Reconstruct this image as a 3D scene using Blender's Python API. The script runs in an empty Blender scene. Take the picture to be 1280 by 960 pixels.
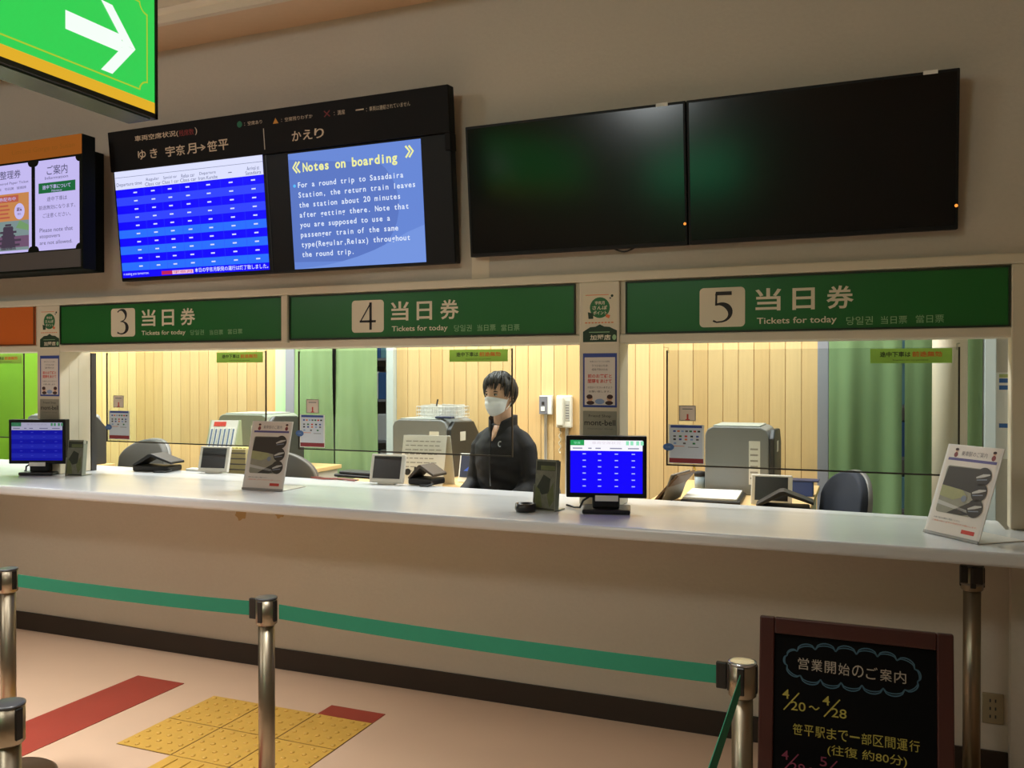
import bpy, bmesh, math, random
from mathutils import Vector, Matrix, noise
random.seed(7)
SC = bpy.context.scene
COL = SC.collection
PI = math.pi

# ------------------------------------------------------------------ camera, light, exposure
cam = bpy.data.cameras.new('camera')
cam.sensor_width = 36.0
cam.lens = 36.0 * 1081.0 / 1280.0
cam.clip_start = 0.05
co = bpy.data.objects.new('camera', cam); COL.objects.link(co)
co.location = (0, 0, 1.52)
co.rotation_euler = (math.radians(90 - 0.424), 0, math.atan2(441, 1081))
SC.camera = co
SC.view_settings.view_transform = 'Standard'
SC.view_settings.look = 'None'
SC.view_settings.exposure = 0.0
SC.view_settings.gamma = 1.0
SC.view_settings.use_curve_mapping = False

w = bpy.data.worlds.new('world'); SC.world = w; w.use_nodes = True
w.node_tree.nodes['Background'].inputs[0].default_value = (0.80, 0.66, 0.50, 1)
w.node_tree.nodes['Background'].inputs[1].default_value = 0.03

def area(name, loc, size, power, col, rot=(0, 0, 0), spread=180):
    l = bpy.data.lights.new(name, 'AREA'); l.shape = 'RECTANGLE'
    l.size, l.size_y = size; l.energy = power; l.color = col; l.spread = math.radians(spread)
    o = bpy.data.objects.new(name, l); COL.objects.link(o); o.location = loc; o.rotation_euler = rot
    return o
# ceiling lamps of the hall (behind and left of the camera) and of the office
def bulb(name, loc, r, power, col):
    l = bpy.data.lights.new(name, 'POINT'); l.shadow_soft_size = r; l.energy = power; l.color = col
    o = bpy.data.objects.new(name, l); COL.objects.link(o); o.location = loc
    return o
HALL = (0.93, 1.0, 1.0)
bulb('hall_ceiling_light', (-5.4, -0.6, 3.38), 0.32, 84, HALL)
bulb('hall_ceiling_light', (-1.8, -0.7, 3.38), 0.32, 58, HALL)
area('hall_downlight', (-3.6, 1.7, 3.50), (0.9, 0.4), 46, (1.0, 0.98, 0.92), (0, 0, 0), 75)
area('hall_downlight', (-1.3, 1.5, 3.50), (0.9, 0.4), 18, (1.0, 0.98, 0.92), (0, 0, 0), 75)
area('store_room_fill', (-2.0, 6.05, 2.62), (3.6, 0.3), 45, (0.95, 0.98, 1.0))  # unseen fill lamp, added so the shelf boxes show between the curtains
for lx, pw in ((-6.6, 74), (-4.6, 54), (-2.6, 50), (-0.7, 40)):
    area('office_ceiling_light', (lx, 4.95, 2.62), (1.2, 0.35), pw, (0.95, 1.0, 1.0))

# ------------------------------------------------------------------ materials
def lin(c):
    return tuple((x/255/12.92 if x/255 <= 0.04045 else ((x/255+0.055)/1.055)**2.4) for x in c)
MATS = {}
def mat(name, rgb, rough=0.5, metal=0.0, var=0.0, scale=8.0, bump=0.0, spec=0.5, coat=0.0, stretch=None):
    if name in MATS: return MATS[name]
    m = bpy.data.materials.new(name); m.use_nodes = True; nt = m.node_tree
    b = nt.nodes['Principled BSDF']; c = lin(rgb)
    b.inputs['Base Color'].default_value = (*c, 1); b.inputs['Roughness'].default_value = rough
    b.inputs['Metallic'].default_value = metal; b.inputs['Specular IOR Level'].default_value = spec
    b.inputs['Coat Weight'].default_value = coat
    if var or bump:
        tc = nt.nodes.new('ShaderNodeTexCoord'); nz = nt.nodes.new('ShaderNodeTexNoise')
        nz.inputs['Scale'].default_value = scale; nz.inputs['Detail'].default_value = 4
        if stretch:
            mp = nt.nodes.new('ShaderNodeMapping'); mp.inputs['Scale'].default_value = stretch
            nt.links.new(tc.outputs['Object'], mp.inputs[0]); nt.links.new(mp.outputs[0], nz.inputs['Vector'])
        else:
            nt.links.new(tc.outputs['Object'], nz.inputs['Vector'])
        if var:
            mx = nt.nodes.new('ShaderNodeMix'); mx.data_type = 'RGBA'
            mx.inputs[6].default_value = (*[x*(1-var) for x in c], 1); mx.inputs[7].default_value = (*[min(1, x*(1+var)) for x in c], 1)
            nt.links.new(nz.outputs['Fac'], mx.inputs[0]); nt.links.new(mx.outputs[2], b.inputs['Base Color'])
        if bump:
            bp = nt.nodes.new('ShaderNodeBump'); bp.inputs['Strength'].default_value = bump; bp.inputs['Distance'].default_value = 0.004
            nt.links.new(nz.outputs['Fac'], bp.inputs['Height']); nt.links.new(bp.outputs[0], b.inputs['Normal'])
    MATS[name] = m
    return m
def glow(name, rgb, k=1.0):
    if name in MATS: return MATS[name]
    m = bpy.data.materials.new(name); m.use_nodes = True
    b = m.node_tree.nodes['Principled BSDF']
    b.inputs['Base Color'].default_value = (0, 0, 0, 1); b.inputs['Roughness'].default_value = 0.35
    b.inputs['Specular IOR Level'].default_value = 0.1
    b.inputs['Emission Color'].default_value = (*lin(rgb), 1); b.inputs['Emission Strength'].default_value = k
    MATS[name] = m
    return m
def clear(name, tint=(255, 255, 255), fac=0.9, rough=0.02):
    """thin clear acrylic: mostly see-through with a glossy coat"""
    if name in MATS: return MATS[name]
    m = bpy.data.materials.new(name); m.use_nodes = True; nt = m.node_tree
    nt.nodes.clear()
    o = nt.nodes.new('ShaderNodeOutputMaterial'); t = nt.nodes.new('ShaderNodeBsdfTransparent'); g = nt.nodes.new('ShaderNodeBsdfGlossy')
    mx = nt.nodes.new('ShaderNodeMixShader'); fr = nt.nodes.new('ShaderNodeLayerWeight')
    pw = nt.nodes.new('ShaderNodeMath'); pw.operation = 'POWER'; pw.inputs[1].default_value = 5.0
    ma = nt.nodes.new('ShaderNodeMath'); ma.operation = 'MULTIPLY_ADD'; ma.inputs[1].default_value = 0.30; ma.inputs[2].default_value = 0.022
    nt.links.new(fr.outputs['Facing'], pw.inputs[0]); nt.links.new(pw.outputs[0], ma.inputs[0])
    t.inputs[0].default_value = (*lin(tint), 1); g.inputs['Roughness'].default_value = rough
    nt.links.new(ma.outputs[0], mx.inputs[0]); nt.links.new(t.outputs[0], mx.inputs[1]); nt.links.new(g.outputs[0], mx.inputs[2])
    nt.links.new(mx.outputs[0], o.inputs[0])
    MATS[name] = m
    return m

WALL = mat('hall_wall_paint', (200, 193, 178), 0.85, var=0.04, scale=60, bump=0.25)
CREAM = mat('cream_trim', (218, 208, 184), 0.5, var=0.03, scale=5)
WHITE = mat('white_plastic', (228, 228, 222), 0.4)
PAPER = mat('white_paper', (232, 230, 222), 0.8)
BLACK = mat('black_plastic', (22, 21, 20), 0.4)
DARK = mat('dark_plastic', (48, 48, 50), 0.45)
GREY = mat('grey_plastic', (128, 130, 132), 0.4)
STEEL = mat('brushed_steel', (150, 140, 122), 0.36, metal=1.0, var=0.08, scale=30, stretch=(1, 1, 0.05))
GREEN = mat('sign_green', (26, 104, 40), 0.35)
IVORY = mat('ivory_lettering', (226, 216, 190), 0.5)
INK = mat('dark_ink', (34, 30, 28), 0.6)
PALEG = mat('pale_green_lettering', (150, 190, 140), 0.5)
WOODT = mat('light_wood', (226, 190, 132), 0.45, var=0.08, scale=6, stretch=(12, 1, 1))
GREYINK = mat('grey_ink', (96, 92, 96), 0.7)

# ------------------------------------------------------------------ mesh building
class MB:
    def __init__(s): s.v = []; s.f = []; s.m = []; s.s = []; s.mats = []
    def slot(s, m):
        if m not in s.mats: s.mats.append(m)
        return s.mats.index(m)
    def add(s, vs, fs, m, smooth=False):
        o = len(s.v); k = s.slot(m); s.v += [tuple(v) for v in vs]
        for f in fs:
            s.f.append([i + o for i in f]); s.m.append(k); s.s.append(smooth)
        return s
    def addbm(s, bm, m, smooth=False):
        bm.verts.index_update()
        s.add([v.co[:] for v in bm.verts], [[v.index for v in f.verts] for f in bm.faces], m, smooth); bm.free()
        return s
    def box(s, x0, x1, y0, y1, z0, z1, m, bev=0.0, seg=2, mx=None):
        bm = bmesh.new(); bmesh.ops.create_cube(bm, size=1)
        for v in bm.verts:
            v.co = Vector(((x0+x1)/2 + v.co.x*(x1-x0), (y0+y1)/2 + v.co.y*(y1-y0), (z0+z1)/2 + v.co.z*(z1-z0)))
        if bev: bmesh.ops.bevel(bm, geom=bm.edges[:], offset=bev, segments=seg, affect='EDGES', profile=0.5)
        if mx: bmesh.ops.transform(bm, matrix=mx, verts=bm.verts)
        return s.addbm(bm, m)
    def prism(s, pts, axis, a, b, m, bev=0.0, seg=2, mx=None):
        """extrude a 2D outline; axis 'z': pts=(x,y); 'y': pts=(x,z); 'x': pts=(y,z)"""
        def P(p, t): return {'z': (p[0], p[1], t), 'y': (p[0], t, p[1]), 'x': (t, p[0], p[1])}[axis]
        bm = bmesh.new()
        A = [bm.verts.new(P(p, a)) for p in pts]; B = [bm.verts.new(P(p, b)) for p in pts]
        bm.faces.new(A); bm.faces.new(B[::-1]); n = len(pts)
        for i in range(n): bm.faces.new((A[i], B[i], B[(i+1) % n], A[(i+1) % n]))
        bmesh.ops.recalc_face_normals(bm, faces=bm.faces)
        if bev: bmesh.ops.bevel(bm, geom=bm.edges[:], offset=bev, segments=seg, affect='EDGES', profile=0.5)
        if mx: bmesh.ops.transform(bm, matrix=mx, verts=bm.verts)
        return s.addbm(bm, m)
    def tube(s, pts, r, m, seg=10, cap=True, smooth=True):
        pts = [Vector(p) for p in pts]; n = len(pts)
        rs = r if isinstance(r, (list, tuple)) else [r]*n
        vs = []; fs = []; up = None
        for i, p in enumerate(pts):
            t = (pts[min(i+1, n-1)] - pts[max(i-1, 0)]).normalized()
            if up is None: up = Vector((0, 0, 1)) if abs(t.z) < 0.9 else Vector((0, 1, 0))
            a = t.cross(up).normalized(); up = a.cross(t).normalized()
            for k in range(seg):
                q = 2*PI*k/seg; vs.append(p + (a*math.cos(q) + up*math.sin(q))*rs[i])
        for i in range(n-1):
            for k in range(seg):
                fs.append((i*seg+k, i*seg+(k+1) % seg, (i+1)*seg+(k+1) % seg, (i+1)*seg+k))
        if cap:
            fs.append(list(range(seg))); fs.append(list(range((n-1)*seg, n*seg))[::-1])
        return s.add(vs, fs, m, smooth)
    def lathe(s, prof, m, c=(0, 0, 0), seg=28, smooth=True, sx=1, sy=1):
        vs = []; fs = []; n = len(prof)
        for r, z in prof:
            for k in range(seg):
                q = 2*PI*k/seg; vs.append((c[0]+r*sx*math.cos(q), c[1]+r*sy*math.sin(q), c[2]+z))
        for i in range(n-1):
            for k in range(seg):
                fs.append((i*seg+k, i*seg+(k+1) % seg, (i+1)*seg+(k+1) % seg, (i+1)*seg+k))
        fs.append(list(range(seg))[::-1]); fs.append(list(range((n-1)*seg, n*seg)))
        return s.add(vs, fs, m, smooth)
    def loft(s, rings, m, seg=20, smooth=True):
        """rings: (centre, side axis, front axis, r_side, r_front)"""
        vs = []; fs = []; n = len(rings)
        for c, a, b, ra, rb in rings:
            c, a, b = Vector(c), Vector(a).normalized(), Vector(b).normalized()
            for k in range(seg):
                q = 2*PI*k/seg; vs.append(c + a*ra*math.cos(q) + b*rb*math.sin(q))
        for i in range(n-1):
            for k in range(seg):
                fs.append((i*seg+k, i*seg+(k+1) % seg, (i+1)*seg+(k+1) % seg, (i+1)*seg+k))
        fs.append(list(range(seg))[::-1]); fs.append(list(range((n-1)*seg, n*seg)))
        return s.add(vs, fs, m, smooth)
    def blob(s, c, r, m, seg=14, rings=9, mx=None):
        vs = []; fs = []
        for i in range(rings+1):
            a = PI*i/rings
            for k in range(seg):
                q = 2*PI*k/seg
                p = Vector((r[0]*math.sin(a)*math.cos(q), r[1]*math.sin(a)*math.sin(q), r[2]*math.cos(a)))
                if mx: p = mx @ p
                vs.append(p + Vector(c))
        for i in range(rings):
            for k in range(seg):
                fs.append((i*seg+k, (i+1)*seg+k, (i+1)*seg+(k+1) % seg, i*seg+(k+1) % seg))
        return s.add(vs, fs, m, True)
    def mesh(s, name):
        me = bpy.data.meshes.new(name); me.from_pydata(s.v, [], s.f)
        for m in s.mats: me.materials.append(m)
        me.polygons.foreach_set('material_index', s.m); me.polygons.foreach_set('use_smooth', s.s)
        me.update()
        bm = bmesh.new(); bm.from_mesh(me); bmesh.ops.remove_doubles(bm, verts=bm.verts, dist=1e-6)
        bm.to_mesh(me); bm.free()
        return me
    def build(s, name, parent=None, loc=None, rot=None, label=None):
        o = bpy.data.objects.new(name, s.mesh(name)); COL.objects.link(o)
        if parent is not None: o.parent = parent
        if loc: o.location = loc
        if rot: o.rotation_euler = rot
        if label: o['label'] = label
        return o

def thing(name, label, cat, loc=(0, 0, 0), rotz=0.0, group=None, rot=None):
    o = bpy.data.objects.new(name, None); COL.objects.link(o); o.empty_display_size = 0.1
    o.location = loc; o.rotation_euler = rot if rot else (0, 0, math.radians(rotz))
    o['label'] = label; o['category'] = cat
    if group: o['group'] = group
    return o
def tag(o, label, cat, group=None):
    o['label'] = label; o['category'] = cat
    if group: o['group'] = group
    return o
def struct(o, kind='structure'):
    o['kind'] = kind
    return o
def copy_tree(o, parent=None):
    c = o.copy(); COL.objects.link(c)
    if parent is not None: c.parent = parent
    for ch in list(o.children): copy_tree(ch, c)
    return c

# ------------------------------------------------------------------ flat printing and lettering
TXT = bpy.data.curves.new('lettering_source', 'FONT')
TOBJ = bpy.data.objects.new('lettering_source', TXT)
TC = {}
def glyphs(s, bold=0.0):
    k = (s, bold)
    if k not in TC:
        TXT.body = s; TXT.size = 1.0; TXT.offset = bold; TXT.resolution_u = 3; TXT.fill_mode = 'FRONT'
        me = TOBJ.to_mesh()
        TC[k] = ([v.co[:2] for v in me.vertices], [tuple(p.vertices) for p in me.polygons])
        TOBJ.to_mesh_clear()
    return TC[k]
class Canvas(MB):
    """flat drawing: u to the right (x), v up (z), layers rise towards -y"""
    def __init__(s, step=0.0006, base=0.0): super().__init__(); s.step = step; s.base = base
    def _y(s, l): return -(s.base + s.step*l)
    def poly(s, pts, m, l=1):
        # winding so that the face looks to -y
        a = sum(pts[i][0]*pts[(i+1) % len(pts)][1] - pts[(i+1) % len(pts)][0]*pts[i][1] for i in range(len(pts)))
        if a < 0: pts = pts[::-1]
        return s.add([(p[0], s._y(l), p[1]) for p in pts], [list(range(len(pts)))], m)
    def rect(s, u0, v0, u1, v1, m, l=1): return s.poly([(u0, v0), (u1, v0), (u1, v1), (u0, v1)], m, l)
    def rrect(s, u0, v0, u1, v1, r, m, l=1, notch=False):
        pts = []
        for cx, cy, a0 in ((u1-r, v0+r, -90), (u1-r, v1-r, 0), (u0+r, v1-r, 90), (u0+r, v0+r, 180)):
            for k in range(6):
                a = math.radians(a0 + 18*k); pts.append((cx + r*math.cos(a), cy + r*math.sin(a)))
        if notch:
            pts = []
            for cx, cy, a0 in ((u1, v0, 180), (u1, v1, 270), (u0, v1, 0), (u0, v0, 90)):
                for k in range(7):
                    a = math.radians(a0 - 15*k); pts.append((cx + r*math.cos(a), cy + r*math.sin(a)))
        return s.poly(pts, m, l)
    def disc(s, u, v, ru, m, l=1, rv=None, n=24):
        rv = rv or ru
        return s.poly([(u + ru*math.cos(2*PI*k/n), v + rv*math.sin(2*PI*k/n)) for k in range(n)], m, l)
    def stroke(s, pts, wd, m, l=1):
        n = len(pts); ws = wd if isinstance(wd, (list, tuple)) else [wd]*n
        L = []; R = []
        for i, p in enumerate(pts):
            a = pts[max(i-1, 0)]; b = pts[min(i+1, n-1)]; dx, dy = b[0]-a[0], b[1]-a[1]; d = math.hypot(dx, dy) or 1
            nx, ny = -dy/d, dx/d; L.append((p[0]+nx*ws[i]/2, p[1]+ny*ws[i]/2)); R.append((p[0]-nx*ws[i]/2, p[1]-ny*ws[i]/2))
        for i in range(n-1): s.poly([L[i], R[i], R[i+1], L[i+1]], m, l)
        return s
    def text(s, t, u0, v0, u1, v1, m, l=2, bold=0.0):
        vs, fs = glyphs(t, bold)
        if not vs: return s
        xs = [v[0] for v in vs]; ys = [v[1] for v in vs]
        a, b, c, d = min(xs), max(xs), min(ys), max(ys)
        sx = (u1-u0)/max(b-a, 1e-6); sy = (v1-v0)/max(d-c, 1e-6)
        return s.add([(u0+(x-a)*sx, s._y(l), v0+(y-c)*sy) for x, y in vs], fs, m)
    def mono(s, t, u, v, cell, size, m, l=2, bold=0.02):
        for i, ch in enumerate(t):
            if ch == ' ': continue
            vs, fs = glyphs(ch, bold); xs = [q[0] for q in vs]
            wd = max(xs)-min(xs); k = min(size, cell*0.92/max(wd, 1e-6))
            x0 = u + cell*(i+0.5) - k*(min(xs)+max(xs))/2
            s.add([(x0 + x*k, s._y(l), v + y*size) for x, y in vs], fs, m)
        return s
def arc(cx, cy, rx, ry, a0, a1, n=14):
    return [(cx + rx*math.cos(math.radians(a0+(a1-a0)*k/n)), cy + ry*math.sin(math.radians(a0+(a1-a0)*k/n))) for k in range(n+1)]
def serif_digit(c, d, u0, v0, u1, v1, m, l=3):
    W, H = u1-u0, v1-v0
    def T(p): return [(u0+x*W, v0+y*H) for x, y in p]
    def wv(ws): return [x*W for x in ws]
    if d == '4':
        c.poly(T([(.60, 0), (.75, 0), (.75, 1), (.60, 1)]), m, l); c.poly(T([(0, .27), (1, .27), (1, .35), (0, .35)]), m, l)
        c.poly(T([(0, .30), (.08, .30), (.75, 1), (.66, 1)]), m, l)
    elif d == '5':
        c.poly(T([(.12, .88), (.95, .88), (.95, 1), (.16, 1)]), m, l)
        c.poly(T([(.12, .55), (.22, .55), (.24, .92), (.14, .92)]), m, l)
        p = arc(.36, .31, .52, .29, 110, -90, 16) + [(.2, .01), (.02, .06)]
        c.stroke(T(p), wv([.10, .12, .16, .20, .24, .27, .28, .27, .25, .22, .19, .16, .13, .11, .09, .08, .08, .08, .10]), m, l)
    else:
        p = [(.05, .90)] + arc(.38, .76, .40, .23, 130, -60, 12) + [(.38, .52)]
        c.stroke(T(p), wv([.10, .08, .08, .10, .14, .19, .23, .24, .22, .18, .14, .10, .08, .07, .06]), m, l)
        p = [(.30, .52)] + arc(.38, .27, .50, .25, 75, -110, 13) + [(.02, .08)]
        c.stroke(T(p), wv([.06, .07, .10, .15, .21, .25, .28, .28, .25, .20, .15, .11, .09, .08, .08, .12]), m, l)

# ------------------------------------------------------------------ the room
W0 = 3.72                                    # public face of the counter wall
# hall floor with a worn pinkish vinyl
FL = mat('floor_vinyl', (206, 176, 150), 0.38, var=0.07, scale=2.2)
struct(MB().box(-11, 3.2, -5.5, W0+0.12, -0.1, 0, FL).build('floor'))
struct(MB().box(-11, 2.2, W0+0.12, 7.4, 0.05, 0.15, mat('office_carpet', (120, 116, 108), 0.9, var=0.1, scale=80)).build('floor_office'))
CEIL = mat('ceiling_paint', (218, 190, 158), 0.8, var=0.03, scale=40)
cm = MB()
cm.box(-11, 3.2, 3.40, W0, 3.33, 3.7, CEIL)
cm.box(-11, 3.2, -5.5, 3.40, 3.56, 3.7, CEIL)
struct(cm.build('ceiling'))
tm = MB()
tm.prism([(3.40, 3.30), (3.40, 3.42), (3.36, 3.42), (3.34, 3.36), (3.37, 3.34), (3.37, 3.30)], 'x', -11, 3.2, CREAM)
tm.box(-11, 3.2, 3.30, 3.40, 3.46, 3.56, CREAM, 0.01)
struct(tm.build('trim_1'))
struct(MB().box(-11, 2.2, W0+0.18, 7.4, 2.70, 2.8, mat('office_ceiling', (226, 226, 220), 0.8)).build('ceiling_office'))

wm = MB()
wm.box(-11, 3.2, W0, W0+0.18, 1.96, 3.33, WALL)
wm.box(-11, 3.2, W0, W0+0.12, 0.0, 0.90, WALL)
wm.box(0.742, 3.2, W0-0.01, W0+0.18, 0.951, 1.96, WALL); wm.box(0.95, 3.2, W0-0.01, W0+0.12, 0.90, 0.951, WALL)
wm.box(0.52, 0.95, W0, W0+0.12, 0.90, 0.951, WALL)
struct(wm.build('wall_front'))
struct(MB().box(-11.1, -11, -5.5, 7.4, 0, 3.7, WALL).build('wall_left'))
struct(MB().box(3.2, 3.3, -5.5, W0, 0, 3.7, WALL).build('wall_right'))
struct(MB().box(-11, 3.2, -5.6, -5.5, 0, 3.7, WALL).build('wall_rear'))
struct(MB().box(-11, 0.503, W0-0.012, W0-0.001, 0.0, 0.105, mat('dark_baseboard', (44, 34, 26), 0.55, var=0.1, scale=6)).build('baseboard_front'))
struct(MB().box(0.505, 0.9, 3.66, W0-0.001, 0.0, 0.898, WALL).build('trim_2'))

# header frame around the window signs
hm = MB()
hm.box(-11, 0.76, 3.690, W0-0.001, 1.945, 1.985, CREAM, 0.006)
hm.box(-11, 0.56, 3.705, W0+0.14, 1.672, 1.712, CREAM, 0.006)
hm.box(-11, 0.56, 3.715, W0+0.14, 1.712, 1.945, CREAM)
hm.box(-2.793, -2.755, 3.688, 3.715, 1.70, 1.946, CREAM, 0.003)
struct(hm.build('trim_3'))
def pillar(x0, x1, depth, name):
    p = MB(); p.box(x0, x1, 3.698, W0+depth, 0.951, 1.946, CREAM, 0.006)
    if depth > 0.15:
        p.box(x1-0.02, x1+0.001, 3.765, 3.778, 0.951, 1.67, CREAM)
        p.box(x1-0.02, x1+0.001, 3.83, 3.843, 0.951, 1.67, CREAM)
        p.box(x1-0.02, x1+0.006, W0+depth, W0+depth+0.035, 0.951, 1.67, DARK)
    return struct(p.build(name))
pillar(-4.562, -4.378, 0.20, 'trim_4')
pillar(-1.184, -0.998, 0.13, 'trim_5')
fm = MB()
fm.box(0.506, 0.74, 3.70, W0+0.06, 0.951, 1.946, CREAM, 0.006)
fm.box(0.520, 0.74, 3.79, 3.88, 0.951, 1.90, CREAM, 0.004)
fm.box(0.545, 0.74, 3.88, 3.95, 0.951, 1.90, WHITE, 0.004)
struct(fm.build('trim_6'))

# office walls: vertical wood boards on the far side
WB = bpy.data.materials.new('wood_boards'); WB.use_nodes = True
nt = WB.node_tree; b = nt.nodes['Principled BSDF']; b.inputs['Roughness'].default_value = 0.5
gi = nt.nodes.new('ShaderNodeNewGeometry'); cr = nt.nodes.new('ShaderNodeValToRGB')
cr.color_ramp.elements[0].color = (*lin((220, 180, 118)), 1); cr.color_ramp.elements[1].color = (*lin((234, 202, 144)), 1)
tc = nt.nodes.new('ShaderNodeTexCoord'); mp = nt.nodes.new('ShaderNodeMapping'); mp.inputs['Scale'].default_value = (30, 30, 1.2)
nz = nt.nodes.new('ShaderNodeTexNoise'); nz.inputs['Scale'].default_value = 2.0; nz.inputs['Detail'].default_value = 5
ml = nt.nodes.new('ShaderNodeMix'); ml.data_type = 'RGBA'; ml.blend_type = 'MULTIPLY'; ml.inputs[0].default_value = 0.22
nt.links.new(gi.outputs['Random Per Island'], cr.inputs[0]); nt.links.new(tc.outputs['Object'], mp.inputs[0]); nt.links.new(mp.outputs[0], nz.inputs['Vector'])
nt.links.new(cr.outputs[0], ml.inputs[6]); nt.links.new(nz.outputs['Fac'], ml.inputs[7]); nt.links.new(ml.outputs[2], b.inputs['Base Color'])
BW = 5.70
GROOVE = mat('board_groove', (150, 104, 52), 0.7)
bw = MB()
def boards(x0, x1):
    n = max(1, round((x1-x0)/0.098)); d = (x1-x0)/n
    for k in range(n):
        bw.box(x0+k*d+0.0016, x0+(k+1)*d-0.0016, BW, BW+0.02, 0.15, 2.70, WB, 0.0015, 1)
    bw.box(x0, x1, BW+0.006, BW+0.06, 0.15, 2.70, GROOVE)
boards(-8.6, -4.36); boards(-3.265, -0.27)
bw.box(-4.36, -3.265, BW, BW+0.06, 2.12, 2.70, WALL); bw.box(-0.27, 2.2, BW, BW+0.06, 2.12, 2.70, WALL)
bw.box(0.62, 2.2, BW, BW+0.06, 0.15, 2.12, WALL)
struct(bw.build('wall_back'))
struct(MB().box(-11, 2.2, 7.3, 7.4, 0.15, 2.7, mat('store_room_wall', (120, 118, 112), 0.8)).build('wall_store_room'))
struct(MB().box(1.5, 1.6, W0+0.18, 7.4, 0.15, 2.7, mat('office_side_wall', (224, 222, 214), 0.8)).build('wall_office_right'))
# door frames in the far wall
STL = mat('door_frame_grey', (138, 140, 146), 0.45)
LGR = mat('door_frame_pale', (196, 206, 202), 0.4)
def door_frame(x0, x1, name, left, right):
    d = MB()
    d.box(x0-left, x0, BW-0.05, BW+0.08, 0.15, 2.16, STL, 0.004)
    d.box(x1, x1+right, BW-0.05, BW+0.08, 0.15, 2.16, LGR, 0.004)
    d.box(x0-left, x1+right, BW-0.05, BW+0.08, 2.10, 2.18, STL, 0.004)
    return struct(d.build(name))
door_frame(-4.155, -3.325, 'door_1', 0.085, 0.06)
door_frame(-0.205, 0.64, 'door_2', 0.065, 0.06)
struct(MB().box(-4.35, -4.242, BW-0.03, BW+0.005, 0.15, 2.7, mat('pale_green_jamb', (176, 214, 160), 0.5)).build('trim_7'))
# round column of the office
struct(MB().lathe([(0.0825, 0.15), (0.0825, 2.70)], mat('column_paint', (206, 196, 172), 0.6, var=0.03, scale=8), (0.407, 5.0, 0), 32).build('column'))

# ------------------------------------------------------------------ counter
TOP = mat('counter_laminate', (214, 217, 220), 0.22, var=0.05, scale=3, stretch=(0.6, 6, 1), spec=0.5)
c = MB().prism([(-8.6, 3.20), (0.95, 3.20), (0.95, 3.712), (0.50, 3.712), (0.50, 3.93), (-8.6, 4.42)], 'z', 0.901, 0.95, TOP, 0.016, 4)
ct = c.build('ticket_counter'); tag(ct, 'long pale laminate counter top with rounded front edge running below all ticket windows', 'counter')
SH = mat('floor_marking_red', (150, 58, 44), 0.5, var=0.12, scale=5)
# ------------------------------------------------------------------ floor markings
YEL = mat('tactile_yellow', (200, 158, 70), 0.5, var=0.1, scale=14)
tp = thing('tactile_paving', 'yellow tactile paving of dotted squares set in the floor before the counter', 'tactile paving', (-2.872, 2.69, 0.0005))
TS = 0.292
MB().box(0.001, 3*TS-0.001, 0.001, 2*TS-0.001, 0, 0.0012, mat('tile_joint', (104, 78, 40), 0.8)).build('joint_bed', tp)
for i in range(3):
    for j in range(2):
        t = MB(); x, y = i*TS, j*TS
        t.box(x+0.0035, x+TS-0.0035, y+0.0035, y+TS-0.0035, 0, 0.003, YEL)
        for a in range(5):
            for d in range(5):
                t.lathe([(0.011, 0.003), (0.010, 0.0055), (0.006, 0.0075)], YEL, (x+TS*(a+0.5)/5, y+TS*(d+0.5)/5, 0), 8)
        t.build('dotted_tile', tp)
t = MB(); x, y = 1*TS, -TS
t.box(x+0.002, x+TS-0.002, y-0.25, y+TS-0.002, 0, 0.003, YEL)
for a in range(4): t.box(x+0.03+a*0.066, x+0.058+a*0.066, y-0.25, y+TS-0.02, 0.003, 0.0075, YEL, 0.002, 1)
t.build('ribbed_tile', tp, label='yellow tile with raised bars')
tag(MB().box(-2.283, -1.998, 3.275, 3.385, 0.0003, 0.0028, SH).build('floor_strip'), 'short red floor strip at the far right corner of the yellow tactile tiles', 'floor marking', 'red floor strips')
tag(MB().box(-2.285, -1.998, 1.6, 2.655, 0.0003, 0.0028, SH).build('floor_strip'), 'red floor strip running towards the viewer below the yellow tactile tiles', 'floor marking', 'red floor strips')
tag(MB().box(-3.425, -3.125, 0.8, 3.35, 0.0003, 0.0028, SH).build('floor_strip'), 'long red floor strip left of the yellow tactile tiles', 'floor marking', 'red floor strips')

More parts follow.
